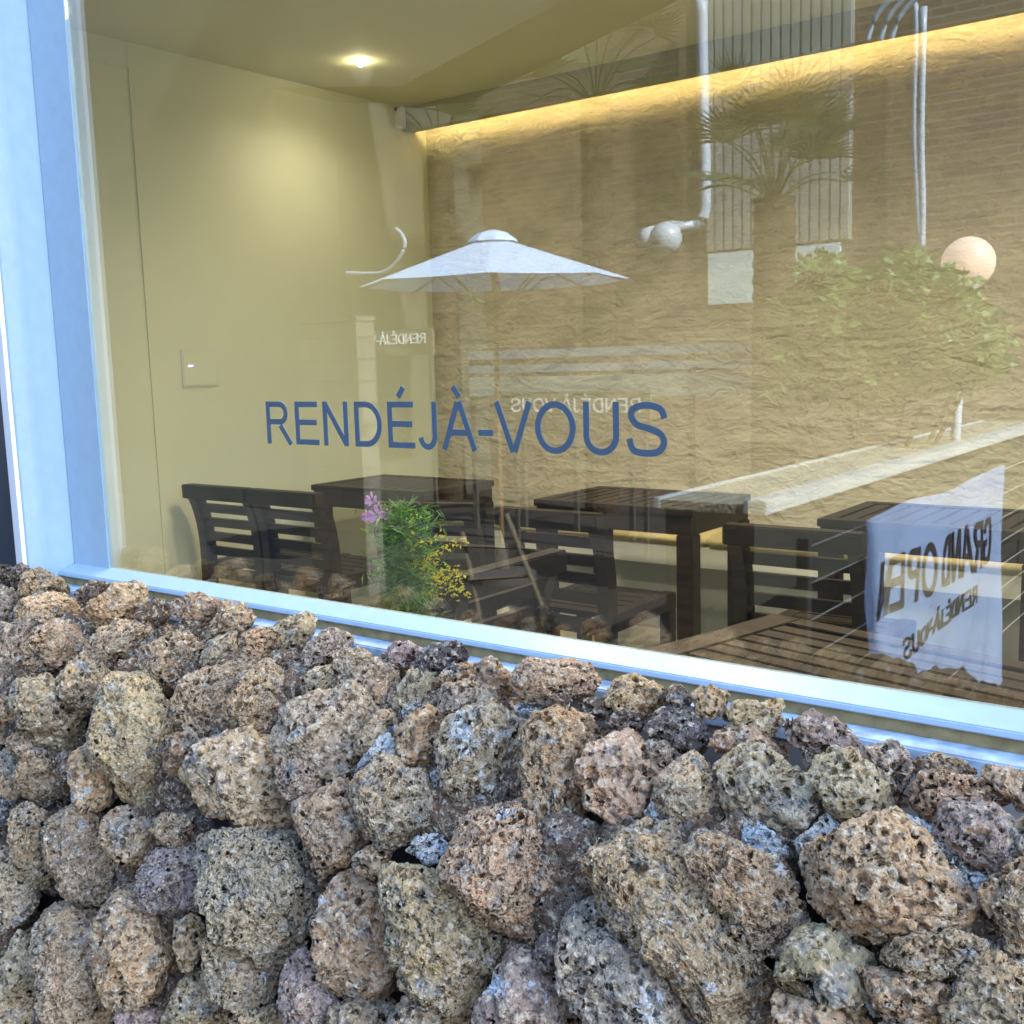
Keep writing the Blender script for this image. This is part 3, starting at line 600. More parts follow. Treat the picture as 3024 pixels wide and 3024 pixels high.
('R','d',[(1125,880),(1190,815),(1255,860),(1275,960),(1262,1050),(1190,1052),(1138,980)]),
('R','g',[(-60,1250),(60,1225),(200,1245),(310,1235),(312,1310),(285,1460),(-60,1460)]),
('S','b',[(10,360),(60,250),(110,228),(230,300),(330,370),(430,400),(530,385),(600,395),(690,420),(650,500),(640,560),(605,600),(680,680),(682,720),(620,800),(600,870),(520,935),(440,955),(350,935),(300,850),(250,730),(160,620),(90,540),(20,450)]),
('S','b',[(653,490),(700,430),(790,340),(870,260),(950,250),(1000,200),(1100,148),(1200,138),(1290,190),(1360,285),(1420,370),(1500,440),(1580,530),(1695,640),(1705,720),(1782,790),(1700,802),(1560,802),(1450,812),(1262,832),(1232,900),(1192,955),(1120,1002),(1040,942),(960,852),(880,772),(800,722),(715,682),(695,600)]),
('S','p',[(1400,180),(1480,128),(1600,108),(1760,93),(1870,138),(1905,200),(1890,300),(1825,400),(1770,482),(1640,492),(1560,432),(1480,342),(1430,262)]),
('D','r',[(1328,560),(1380,520),(1480,503),(1600,520),(1700,508),(1780,560),(1885,640),(1780,655),(1600,665),(1500,725),(1420,765),(1365,700),(1320,640)]),
('D','b',[(1615,500),(1720,458),(1850,478),(1935,500),(1980,640),(1960,760),(1900,720),(1875,650),(1780,560)]),
('D','r',[(1370,420),(1480,403),(1600,428),(1690,470),(1605,505),(1480,500),(1400,510),(1335,550),(1335,470)]),
('D','k',[(1085,400),(1130,348),(1220,343),(1320,380),(1362,440),(1342,520),(1325,620),(1312,705),(1250,640),(1200,560),(1190,480),(1120,440)]),
('D','g',[(830,540),(870,480),(930,398),(1030,398),(1130,440),(1202,490),(1205,580),(1272,650),(1292,705),(1180,715),(1080,745),(1020,795),(950,745),(880,645)]),
('D','k',[(325,500),(380,420),(460,368),(560,358),(640,420),(720,480),(800,448),(832,530),(862,640),(892,720),(835,835),(740,875),(640,835),(600,785),(490,815),(425,790),(398,700),(378,600)]),
('D','r',[(305,390),(350,290),(430,238),(510,258),(570,300),(660,298),(740,350),(785,380),(745,445),(700,475),(620,410),(540,362),(450,372),(370,425),(308,460)]),
('D','t',[(350,260),(390,180),(450,138),(540,143),(650,128),(683,190),(695,250),(640,295),(560,300),(500,255),(430,242)]),
('D','p',[(725,270),(760,210),(850,193),(940,220),(1030,260),(1062,330),(1064,395),(980,395),(900,405),(800,372),(740,345),(650,290),(690,220)]),
('D','t',[(208,100),(260,48),(350,58),(412,100),(392,150),(345,205),(290,200),(220,165)]),
('D','r',[(775,350),(850,378),(892,440),(885,495),(830,492),(785,440)]),
('S','G',[(535,1050),(560,920),(640,830),(740,755),(880,780),(940,850),(1025,945),(1065,1010),(1020,1100),(1042,1235),(970,1275),(880,1215),(760,1212),(640,1225),(555,1180)]),
('S','g',[(1130,1010),(1200,940),(1250,870),(1400,845),(1550,835),(1680,855),(1735,930),(1725,985),(1600,1035),(1500,1040),(1430,1080),(1350,1100),(1200,1090)]),
('S','t',[(1030,1060),(1150,1030),(1250,1100),(1380,1110),(1480,1040),(1560,1060),(1592,1135),(1535,1200),(1535,1275),(1440,1245),(1330,1265),(1260,1325),(1150,1335),(1075,1295),(1045,1200)]),
('S','t',[(1580,1060),(1690,1020),(1770,950),(1850,985),(1940,1010),(2010,1100),(2020,1420),(1700,1440),(1560,1390),(1500,1300),(1570,1250),(1600,1150)]),
('S','o',[(1688,620),(1730,540),(1780,505),(1832,570),(1825,660),(1775,765),(1720,745)]),
('S','t',[(1865,430),(1940,370),(2020,400),(2020,1000),(1900,995),(1840,905),(1800,790),(1785,700),(1850,620),(1830,520)]),
('S','t',[(545,1205),(640,1232),(880,1232),(970,1285),(1060,1305),(1100,1440),(550,1450)]),
('S','t',[(1100,1345),(1280,1335),(1400,1265),(1500,1320),(1570,1410),(1300,1470),(1090,1450)]),
('D','b',[(1880,780),(1960,700),(2020,760),(2020,930),(1950,1000),(1900,900)]),
('C','G',[(1475,655),(1510,625),(1555,640),(1570,680),(1520,690)]),
('A','k',[(570,690),(640,640),(700,600),(760,600),(740,620),(640,610),(560,720),(545,700)]),
('A','k',[(1440,1100),(1560,1080),(1640,1200),(1740,1260),(1640,1330),(1500,1330),(1450,1260)]),
]
# icosphere templates
def ico(n):
    bm = bmesh.new(); bmesh.ops.create_icosphere(bm, subdivisions=n, radius=1)
    v = np.array([p.co[:] for p in bm.verts]); f = np.array([[q.index for q in k.verts] for k in bm.faces], dtype=np.int32); bm.free(); return v, f
ICO = {n: ico(n) for n in (4,6,7)}
def perlin_table():
    return rng.random((64,64,64)).astype(np.float32)
TAB = perlin_table()
def vnoise(p):
    i = np.floor(p).astype(int); f = p-i; f = f*f*(3-2*f); r = 0
    for dx in (0,1):
        for dy in (0,1):
            for dz in (0,1):
                wgt = (f[:,0] if dx else 1-f[:,0])*(f[:,1] if dy else 1-f[:,1])*(f[:,2] if dz else 1-f[:,2])
                r = r+wgt*TAB[(i[:,0]+dx)%64,(i[:,1]+dy)%64,(i[:,2]+dz)%64]
    return r-.5
def fbm(p, o=4):
    r = 0; a = 1
    for k in range(o): r = r+a*vnoise(p+k*7.3); p = p*2.03; a *= .5
    return r
def stone_mesh(name, rad_fn, ax, ay, az, thick, mean, lvl, seed):
    v, f = ICO[lvl]; rg = np.random.default_rng(seed)
    th = np.arctan2(v[:,1], v[:,0]); rho = np.hypot(v[:,0], v[:,1]); wz = v[:,2]
    R = rad_fn(th)
    inp = rho**.5; zz = np.sign(wz)*np.abs(wz)**.86
    x = np.cos(th)*inp*R; y = np.sin(th)*inp*R; z = zz*thick
    # chisel a few planes so that the stone has facets
    P = np.stack([x,y,z],1); off = rg.random(3)*40
    for k in range(20):
        n = rg.normal(size=3); n[2] = abs(n[2])*1.25; n /= np.linalg.norm(n)
        s = P@n; lim = np.quantile(s, .97)*rg.uniform(.78 if n[2] > .5 else .86,.97); P = P-np.outer(np.maximum(s-lim,0)*.95, n)
    Q = P/mean
    nrm = v/np.linalg.norm(v,axis=1)[:,None]
    d = fbm(Q*1.5+off, 3)*.11+np.abs(fbm(Q*2.6+off+9, 4))*-.15+fbm(Q*6+off, 3)*.055
    P = P+nrm*(d*mean)[:,None]
    W = P[:,0:1]*np.array(ax)+P[:,1:2]*np.array(ay)+P[:,2:3]*np.array(az)
    me = bpy.data.meshes.new(name); me.vertices.add(len(W)); me.vertices.foreach_set('co', W.astype(np.float32).ravel())
    me.loops.add(f.size); me.loops.foreach_set('vertex_index', f.ravel()); me.polygons.add(len(f))
    me.polygons.foreach_set('loop_start', np.arange(0,f.size,3,dtype=np.int32)); me.polygons.foreach_set('loop_total', np.full(len(f),3,dtype=np.int32))
    me.polygons.foreach_set('use_smooth', np.ones(len(f),dtype=bool)); me.update(calc_edges=True)
    return me
def radial(poly):
    th = np.array([math.atan2(q[1], q[0]) for q in poly]); n = len(poly)
    TH = np.linspace(-math.pi, math.pi, 361); out = np.zeros(361)
    for i, a in enumerate(TH):
        dx, dy = math.cos(a), math.sin(a); best = 0
        for k in range(n):
            x0, y0 = poly[k]; x1, y1 = poly[(k+1)%n]; ex, ey = x1-x0, y1-y0; det = dx*(-ey)+dy*ex
            if abs(det) < 1e-12: continue
            t = (x0*(-ey)+y0*ex)/det; s = (dx*y0-dy*x0)/det
            if t > 0 and -1e-6 <= s <= 1+1e-6: best = max(best, t)
        out[i] = best
    if (out <= 0).any(): out[out <= 0] = out[out > 0].min()
    ker = np.array([1,2,3,2,1.])/9; e = np.concatenate([out[-3:-1], out, out[1:3]]); out = np.convolve(e, ker, 'same')[2:-2]
    return lambda t: np.interp(t, TH, out)
wall = thing('lava_stone_wall', 'low wall of brown porous lava stones bonded with pale mortar below the window', 'stone wall', (-1.2,1.3,GO))
WI = Matrix.Translation((1.2,-1.3,-GO))
def add_stone(poly_src, tint, seed, part='stone', fwd=0.0, grow=1.13, tk=.62):
    ar = 0; cx = cy = 0; n = len(poly_src)
    for i in range(n):
        x0, y0 = poly_src[i]; x1, y1 = poly_src[(i+1)%n]; q = x0*y1-x1*y0; ar += q; cx += (x0+x1)*q; cy += (y0+y1)*q
    cx /= 3*ar; cy /= 3*ar
    P, n_ = hit(cx, cy)
    vdir = (-P).normalized(); depth = P.dot(fw); k = depth/FPX*grow
    poly = [((x-cx)*k, -(y-cy)*k) for x, y in poly_src]; fn = radial(poly)
    t = np.linspace(-math.pi, math.pi, 73)[:-1]; rr = fn(t); mean = float(rr.mean()); thick = tk*float(np.sqrt(rr.min()*mean))+.15*mean
    az = vdir; ay = (up-vdir*up.dot(vdir)).normalized(); ax = ay.cross(az)
    P = P-vdir*thick*.18+vdir*fwd
    me = stone_mesh(part, fn, ax, ay, az, thick, mean, 7 if mean*3231/depth > 190 else 6, seed)
    o = obj(part, me, m_rock, wall); o.matrix_parent_inverse = WI; o.location = P
    r = random.Random(seed); c = TN[tint]; j = r.uniform(.85,1.15); o.color = (c[0]*j*r.uniform(.94,1.06), c[1]*j, c[2]*j*r.uniform(.92,1.08), 1)
    return o, abs(ar)
small = []
allst = []
for i, (tl, tint, pg) in enumerate(STONES):
    ox, oy, s = T[tl]; ps = [(ox+x/s, oy+y/s) for x, y in pg]
    a = sum(ps[k][0]*ps[(k+1)%len(ps)][1]-ps[(k+1)%len(ps)][0]*ps[k][1] for k in range(len(ps)))/2
    if a > 0: ps = ps[::-1]
    allst.append((abs(a), ps, tint, i))
allst.sort(key=lambda q: -q[0])
FWD = {}
for rank, (a, ps, tint, i) in enumerate(allst):
    part = 'stone' if rank < 98 else 'small_stones'
    o, _ = add_stone(ps, tint, 100+i)
    if part == 'small_stones': o.name = 'small_stones'; small.append(o)
    elif tint == 'G': o['label'] = 'grey green weathered lava stone'
    elif tint == 'd': o['label'] = 'dark charcoal lava stone'
for i, (tl, pg) in enumerate([('R',[(1080,300),(1280,150),(1500,250),(1520,560),(1300,680),(1120,600)]), ('R',[(1150,560),(1400,520),(1450,800),(1250,950),(1120,800)]), ('R',[(-200,100),(0,60),(80,350),(0,560),(-180,520)])]):
    ox, oy, s = T[tl]; o, _ = add_stone([(ox+x/s, oy+y/s) for x, y in pg][::-1], 'k', 800+i, 'small_stones', fwd=-.045); small.append(o)
# filler stones: behind the face, and carrying the wall on beyond the frame
fill = []
fr = random.Random(5)
def filler(P, sz, tint, seed):
    ax, ay, az = Vector((1,0,0)), Vector((0,.4,.9)).normalized(), Vector((0,-.9,.4)).normalized()
    ph = fr.random()*6; fn = lambda t: sz*(1+.22*np.cos(2*t+ph)+.1*np.cos(3*t+2*ph))
    me = stone_mesh('small_stones', fn, ax, ay, az, sz*.7, sz, 4, seed)
    o = obj('small_stones', me, m_rock, wall); o.matrix_parent_inverse = WI; o.location = P; o.color = (*TN[tint], 1); return o
for i in range(430):
    x = fr.uniform(-3.3, 1.6); u = fr.random()**.9
    if x > -1.0: u = .22+.78*u
    k = .9+u*(len(PROF)-1.9); j = min(int(k), len(PROF)-2); a, b = PROF[j], PROF[j+1]; t = k-j
    inside = (-2.9 < x < .2)
    P = Vector((x, a[0]+(b[0]-a[0])*t, a[1]+(b[1]-a[1])*t)) + (Vector((0,.062,-.02)) if inside else Vector((0,.01,0)))
    if P.y > 1.47: P.y = 1.47; P.z = min(P.z, -.66)
    fill.append(filler(P, fr.uniform(.05,.085), fr.choice('bkgtrb'), 900+i))
# join fillers + smallest traced stones into one part, without bpy.ops in a loop
def join(objs, name, m):
    vs = []; fs = []; off = 0
    for o in objs:
        me = o.data; v = np.empty(len(me.vertices)*3, dtype=np.float32); me.vertices.foreach_get('co', v); v = v.reshape(-1,3)+np.array(o.location, dtype=np.float32)
        f = np.empty(len(me.loops), dtype=np.int32); me.loops.foreach_get('vertex_index', f); vs.append(v); fs.append(f+off); off += len(v)
    V = np.concatenate(vs); Fa = np.concatenate(fs); me = bpy.data.meshes.new(name)
    me.vertices.add(len(V)); me.vertices.foreach_set('co', V.ravel()); me.loops.add(len(Fa)); me.loops.foreach_set('vertex_index', Fa)
    n = len(Fa)//3; me.polygons.add(n); me.polygons.foreach_set('loop_start', np.arange(0,n*3,3,dtype=np.int32)); me.polygons.foreach_set('loop_total', np.full(n,3,dtype=np.int32))
    me.polygons.foreach_set('use_smooth', np.ones(n,dtype=bool)); me.update(calc_edges=True); me.materials.append(m)
    for o in objs: bpy.data.objects.remove(o)
    o = bpy.data.objects.new(name, me); C.objects.link(o); o.parent = wall; o.matrix_parent_inverse = WI; return o
sm = join(fill+small, 'small_stones', m_rock); sm['kind'] = 'stuff'; sm.color = (.15,.11,.08,1)
# dark body added behind the stones so the gaps read black
bm = bmesh.new(); vs = []
inner = [(1.555,-.70),(1.46,-.70),(1.38,-.76),(1.30,-.90),(1.22,-1.2),(1.12,-1.8),(1.555,-1.8)]
for X in (-4.5, 3.0): vs.append([bm.verts.new((X,y,z)) for y, z in inner])
for k in range(len(inner)): bm.faces.new((vs[0][k],vs[0][(k+1)%len(inner)],vs[1][(k+1)%len(inner)],vs[1][k]))
bm.faces.new(vs[0]); bm.faces.new(vs[1][::-1]); bmesh.ops.recalc_face_normals(bm, faces=bm.faces)
o = obj('gap_backing', bm, m_core, wall); o.matrix_parent_inverse = WI
# mortar squeezed out between stones
MORT = [('D',[(470,800),(580,785),(650,845),(740,880),(710,930),(600,910),(520,890)]), ('D',[(730,870),(830,825),(905,735),(955,780),(945,860),(830,955),(800,900)]),
        ('D',[(1180,705),(1290,735),(1430,775),(1510,850),(1480,895),(1380,855),(1280,790)]), ('D',[(1480,900),(1560,930),(1650,1020),(1750,1020),(1800,1030),(1740,1065),(1700,1140),(1600,1040)]),
        ('D',[(1760,1020),(1860,900),(1895,870),(1890,1000),(1810,1050)]), ('D',[(1750,1230),(1800,1160),(1850,1080),(1870,1130),(1820,1200),(1770,1270)]),
        ('C',[(60,930),(90,830),(200,700),(290,600),(325,640),(325,740),(240,790),(120,860)]), ('C',[(360,1225),(450,1185),(550,1150),(550,1230),(480,1300)]),
        ('C',[(330,520),(440,470),(470,520),(380,580)]), ('C',[(905,490),(990,480),(1070,400),(1080,480),(1060,560),(950,540)]), ('C',[(490,860),(520,830),(535,1010),(500,900)]), ('C',[(1600,1050),(1640,1010),(1700,1060),(1660,1100)]),
        ('S',[(1520,1240),(1560,1130),(1600,1060),(1620,1090),(1570,1200)]), ('S',[(1040,1240),(1070,1200),(1120,1260),(1100,1300),(1060,1290)])]
mo = []
for i, (tl, pg) in enumerate(MORT):
    ox, oy, s = T[tl]; ps = [(ox+x/s, oy+y/s) for x, y in pg]
    o, _ = add_stone(ps, 'g', 600+i, 'mortar', fwd=-.02, grow=1.45, tk=.6); mo.append(o)
join(mo, 'mortar', m_mortar).color = (.46,.52,.56,1)
for me in list(bpy.data.meshes):
    if me.users == 0: bpy.data.meshes.remove(me)

# ================================================================== STREET SIDE (seen mirrored in the glass)
g = obj('ground', boxes(((-60,-60,GO-.2),(60,1.55,GO))), mat('paving', (.024,.023,.021), .8, noise=(2,.2), bump=(8,.01,4))); struct(g)
g = obj('road', boxes(((-60,-6.6,GO),(60,-4.9,GO+.004))), mat('asphalt', (.025,.025,.026), .8, noise=(20,.2))); struct(g)
# brick building opposite
YO = -8.7; YV = 2*YG-YO
bb = thing('brick_building', 'brown brick building across the street, mirrored in the shop glass', 'building', (-4,YO,GO))
BI = Matrix.Translation((4,-YO,-GO))
def bp_(n, bm, m, smooth=False): o = obj(n, bm, m, bb, smooth); o.matrix_parent_inverse = BI; return o
bp_('wall', boxes(((-30,YO-3,GO),(14,YO,5.1))), m_brick)
clad = boxes(*[((-6.05+i*.115,YO+.002,YV*.099),(-6.05+i*.115+.085,YO+.06,4.6)) for i in range(15)])
box(clad, (-6.06,YO+.001,YV*.098), (-4.34,YO+.03,4.61))
bp_('metal_cladding', clad, mat('grey_corrugated_metal', (.22,.24,.24), .5, .4, noise=(3,.12)))
m_pane = mat('pale_blue_pane', (.5,.64,.68), .3, .5)
for xa, xb in ((-6.04,-5.45),(-5.05,-4.45)):
    bp_('shop_panel', boxes(((xa,YO+.003,YV*.047),(xb,YO+.05,YV*.0965))), m_pane)
bp_('cornice', boxes(((-30,YO+.003,4.95),(14,YO+.14,5.15))), mat('dark_cornice', (.06,.06,.06), .6))
def seg(pts, r, Yv): return tube(bmesh.new(), curve_strip([M(aty(x,y,Yv)) for x, y in pts], 4), r, 8)
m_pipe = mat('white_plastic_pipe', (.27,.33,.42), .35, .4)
bp_('downpipe', tube(bmesh.new(), [M(aty(1383,412,YV-.12)), M(aty(1396,660,YV-.12)), M(aty(1405,870,YV-.12)), M(aty(1392,895,YV-.12)), M(aty(1403,1030,YV-.12))], .055, 8), m_pipe, True)
bp_('downpipe', seg([(2072,0),(2074,208),(2082,515),(2076,640),(2040,670),(1974,668)], .07, YV-.15), m_pipe, True)
bp_('downpipe', seg([(2700,0),(2706,100),(2700,385),(2718,745)], .035, YV-.12), m_pipe, True)
bp_('downpipe', seg([(2728,20),(2720,385),(2724,600),(2722,745)], .035, YV-.12), m_pipe, True)
for i, dx in enumerate((0,38,70)):
    bp_('cable', seg([(2560+dx,125),(2580+dx,60),(2620+dx,10),(2680+dx,-40)], .03, YV-.14), m_pipe, True)
# dark neighbour and sloping slab, added to keep the left mirror image dark
nb = thing('dark_neighbour_block', 'added plain dark building with sloping slab left of the brick building', 'building', (-14,-6,GO))
NI = Matrix.Translation((14,6,-GO)); m_nb = mat('dark_render', (.045,.047,.040), .85, noise=(1,.1))
o = obj('wall', boxes(((-30,-9.5,GO),(M(aty(1000,600,9.3)).x,-6.0,7))), m_nb, nb); o.matrix_parent_inverse = NI
bm = bmesh.new(); fr_ = []
for Y in (9.2,8.2): fr_.append([bm.verts.new(M(aty(x,y,9.2))+Vector((0,9.2-Y,0))) for x, y in [(1000,305),(1377,305),(2003,0),(2400,-195),(2400,-700),(1000,-700)]])
for k in range(6): bm.faces.new((fr_[0][k],fr_[0][(k+1)%6],fr_[1][(k+1)%6],fr_[1][k]))
bm.faces.new(fr_[0]); bm.faces.new(fr_[1][::-1]); bmesh.ops.recalc_face_normals(bm, faces=bm.faces)
o = obj('dark_slab', bm, m_nb, nb); o.matrix_parent_inverse = NI
# wall lamp
t = thing('street_lamp', 'white bracket lamp with round head on the brick facade', 'lamp', M(aty(1930,700,YV-.4)))
tb_ = M(aty(1930,700,YV-.4))
bm = bmesh.new(); bmesh.ops.create_uvsphere(bm, u_segments=20, v_segments=12, radius=.19); bmesh.ops.translate(bm, vec=M(aty(1966,703,YV-.4))-tb_, verts=bm.verts); obj('globe', bm, m_pipe, t, True)
bm = tube(bmesh.new(), [M(aty(1895,712,YV-.4))-tb_, M(aty(1935,700,YV-.4))-tb_], .14, 12); obj('housing', bm, m_pipe, t, True)
bm = tube(bmesh.new(), [M(aty(1966,675,YV-.4))-tb_, M(aty(2040,665,YV-.2))-tb_, M(aty(2060,650,YV-.02))-tb_], .05, 8); obj('bracket', bm, m_pipe, t, True)
# white fence opposite
YFv = 9.0; YFr = 2*YG-YFv
xa, xb = -.813*YFv, -.455*YFv
t = thing('rail_fence', 'white two rail fence panel in front of the brick building', 'fence', ((xa+xb)/2,YFr,GO)); w2 = (xb-xa)/2
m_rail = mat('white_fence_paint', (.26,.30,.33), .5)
obj('rail', boxes(((-w2,-.02,1.80),(w2,.02,1.885))), m_rail, t); obj('rail', boxes(((-w2,-.02,1.66),(w2,.02,1.735))), m_rail, t)
obj('panel', boxes(((-w2,-.01,1.42),(w2,.01,1.62))), mat('sage_panel', (.30,.33,.28), .7), t)
for i in range(6): obj('post', boxes(((-w2+i*2*w2/5-.025,-.06,0),(-w2+i*2*w2/5+.025,-.021,1.87))), mat('fence_post', (.05,.05,.045), .6) if i == 0 else bpy.data.materials['fence_post'], t)
# signs with white lettering
def sign(x0, x1, zb, cap, Yv, lab, s, board):
    w = abs(x1-x0)*Yv; yr = 2*YG-Yv; X = x0*Yv; Z = zb*Yv
    t = thing('shop_sign', lab, 'sign', (X+w/2, yr, Z), 0)
    bm, wd = text_mesh(s, .13, .004, cap*Yv, w); bmesh.ops.translate(bm, vec=(-w/2,0,.021), verts=bm.verts)
    # its front faces the cafe (+y): viewed from there the words read left to right towards -x
    o = obj('lettering', bm, mat('white_letters', (.78,.80,.80), .5) if 'white_letters' not in bpy.data.materials else bpy.data.materials['white_letters'], t); o.rotation_euler = (math.radians(90),0,math.radians(180))
    obj('board', boxes(((-w/2-.08,-.02,-.12),(w/2+.08,.018,cap*Yv*1.45))), board, t)
    for sx in (-1,1): obj('post', boxes(((sx*w/2-.02,-.05,GO-Z),(sx*w/2+.02,-.021,cap*Yv*1.3))), bpy.data.materials['fence_post'], t)
m_board = mat('brown_sign_board', (.10,.09,.06), .7)
sign(-.752,-.581,-.0600,.0155,8.3,'low brown board with white shop name lettering in front of the fence','RENDÉJÀ-VOUS',m_board)
sign(-1.005,-.876,.0215,.0120,8.6,'small olive board with white shop name beside the white brick pillar','RENDÉJÀ-VOUS',m_board)
# white brick pillar
t = thing('brick_pillar', 'low square pillar of white painted brick on the pavement', 'pillar', (-.5*(1.108+.994)*5, 2*YG-5.1, GO))
obj('shaft', boxes(((-.26,-.08,0),(.26,.08,2.06))), m_wbrick, t); obj('cap', boxes(((-.27,-.09,2.062),(.27,.09,2.10)), bev=.006), m_wbrick, t)
# parasol
YU = 7.0; cx = -.773*YU; yr = 2*YG-YU
t = thing('parasol', 'open white parasol on a wooden pole', 'parasol', (cx,yr,GO))
R_, zt, zh = 1.08, .96-GO, .60-GO
bm = bmesh.new(); NS = 8; rings = []; a0 = math.radians(10)
for j in range(9):
    f = j/8
    ring = []
    for k in range(NS*4):
        a = a0+k*2*math.pi/(NS*4); seg_ = (k % 4)/4; rr = R_*f*math.cos(math.pi/NS)/math.cos(((k%4)/4-.5)*2*math.pi/NS)
        sag = .05*f*math.sin(seg_*math.pi)
        ring.append(bm.verts.new((math.cos(a)*rr*(.1/.1), math.sin(a)*rr, zt-(zt-zh)*(f**1.03)-sag*.12)))
    rings.append(ring)
for j in range(8):
    for k in range(NS*4): bm.faces.new((rings[j][k],rings[j][(k+1)%(NS*4)],rings[j+1][(k+1)%(NS*4)],rings[j+1][k]))
bmesh.ops.remove_doubles(bm, verts=bm.verts, dist=.0005)
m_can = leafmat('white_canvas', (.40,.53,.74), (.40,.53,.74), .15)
m_tre0 = mat('dark_teak_pole', (.13,.085,.045), .6)  # one even darker brown for the pole
cn = obj('canopy', bm, m_can, t)
obj('vent_cap', lathe(bmesh.new(), [(.02,zt+.05),(.12,zt+.025),(.19,zt-.025),(.20,zt-.045)], n=8), m_can, t)
obj('pole', tube(bmesh.new(), [(0,0,0),(0,0,zt)], .020, 12), m_tre0, t)
for k in range(NS):
    a = a0+k*2*math.pi/NS; obj('rib', tube(bmesh.new(), [(0,0,zt-.05),(math.cos(a)*R_*.98,math.sin(a)*R_*.98,zh-.02)], .009, 6), m_tanwood, t)
    obj('strut', tube(bmesh.new(), [(0,0,zh-.28),(math.cos(a)*R_*.5,math.sin(a)*R_*.5,(zt+zh)/2-.05)], .008, 6), m_tanwood, t)
obj('base', lathe(bmesh.new(), [(0,0),(.28,0),(.28,.06),(.06,.09),(.05,.3),(0,.3)]), mat('concrete_base', (.05,.05,.05), .8), t)
# globe lamp
YL = 7.5; gp = M(Vector((-.26*YL,YL,.07*YL)))
t = thing('globe_lamp', 'round glowing globe lamp on a slim post above the shrub', 'lamp', (gp.x,gp.y,GO))
bm = bmesh.new(); bmesh.ops.create_uvsphere(bm, u_segments=32, v_segments=20, radius=.165); bmesh.ops.translate(bm, vec=(0,0,gp.z-GO), verts=bm.verts)
obj('globe', bm, mat('lit_globe', (.40,.30,.26), .3, emit=((1,.70,.56), .22)), t, True)
obj('post', tube(bmesh.new(), [(-.10,0,0),(-.01,0,gp.z-GO-.16)], .032, 12), m_pipe, t, True)
obj('collar', lathe(bmesh.new(), [(.07,gp.z-GO-.19),(.07,gp.z-GO-.15),(.03,gp.z-GO-.14)]), m_pipe, t)
# shrub
YS = 7.2
def blob(cx, cy, sx, sy, n, rr, Y):
    out = []
    for i in range(n):
        while True:
            a, b, c = rr.uniform(-1,1), rr.uniform(-1,1), rr.uniform(-1,1)
            if a*a+b*b+c*c < 1: break
        out.append(M(aty((cx+a*sx)*1.5652, (cy+b*sy)*1.5652, Y+c*.5)))
    return out
rr = random.Random(9); pts = []
for bx, by, sx, sy, n in [(1560,600,110,95,1500),(1700,560,110,85,1400),(1640,680,170,90,2000),(1800,650,110,90,1400),(1500,690,70,80,500),(1800,560,50,50,300),(1550,510,45,35,220)]:
    pts += blob(bx, by, sx, sy, n, rr, YS)
sb0 = M(aty(2560,1200,YS)); sb0.z = GO
t = thing('shrub', 'big leafy green shrub growing around the globe lamp', 'shrub', sb0)
pts = [p-sb0 for p in pts]
obj('foliage', leaf_cloud(bmesh.new(), pts, .085, flat=.3, seed=4), m_shrub, t)
bm = bmesh.new()
for i in range(9):
    a = i*.7; tube(bm, curve_strip([(0,0,0),(math.cos(a)*.15,math.sin(a)*.15,.6),(math.cos(a)*.5,math.sin(a)*.4,1.3),(math.cos(a)*.8,math.sin(a)*.45,1.9)], 4), .03, 6, .008)
obj('trunk', bm, mat('bark', (.09,.065,.045), .9, noise=(20,.3)), t)
obj('blossoms', leaf_cloud(bmesh.new(), rr.sample(pts, 130), .04, flat=.4, seed=8), leafmat('pale_orange_blossom', (.6,.4,.28), (.75,.55,.4)), t)
# palms
def palm(tx, crown, r0, lab, Yv, nf, fl):
    x0 = tx*Yv; yr = 2*YG-Yv; zc = crown*Yv
    t = thing('palm_tree', lab, 'palm', (x0,yr,GO), 0, 'palm trees in front of the brick building'); H = zc-GO
    bm = bmesh.new(); prof = []
    for i in range(46): z = H*i/45; prof.append((r0*(1.0+.10*(i%2))*(1.12-.15*i/45), z))
    obj('trunk', lathe(bm, prof, n=16), mat('palm_bark', (.03,.022,.015), .95, noise=(14,.4), bump=(30,.02,5)) if 'palm_bark' not in bpy.data.materials else bpy.data.materials['palm_bark'], t)
    bm = bmesh.new(); q = random.Random(int(Yv*10))
    for k in range(nf):
        a = k*2.4; el = q.uniform(.1,1.25); d = Vector((math.cos(a)*math.cos(el), math.sin(a)*math.cos(el), math.sin(el)))
        L = fl*q.uniform(.7,1.1); tip = Vector((0,0,H))+d*L+Vector((0,0,-.25*L*math.cos(el))); st = Vector((0,0,H-.05)); mid = (st+tip)/2+Vector((0,0,.15*L))
        tube(bm, curve_strip([st, mid, tip], 4), .012, 5, .006)
        side = d.cross(Vector((0,0,1))).normalized(); upv = side.cross(d)
        for j in range(17):      # fan blades
            b = (j-8)/8*1.35; dd = (d*math.cos(b)+(side*math.sin(b))).normalized(); l2 = .52*fl*q.uniform(.85,1.1)
            u = dd.cross(upv).normalized()*.016; e = tip+dd*l2+Vector((0,0,-.12*l2))
            v = [bm.verts.new(p) for p in (tip-u*.4, tip+dd*l2*.5-u, e, tip+dd*l2*.5+u)]; bm.faces.new(v)
    obj('crown', bm, m_palm, t)
palm(-.436, .143, .17, 'short thick palm with rough trunk behind the shrub', 9.0, 20, .9)
palm(-.633, .262, .17, 'tall slim palm with fan leaves in front of the grey metal cladding', 10.6, 18, .95)
palm(-.845, .23, .15, 'palm directly behind the parasol pole', 10.9, 16, .9)
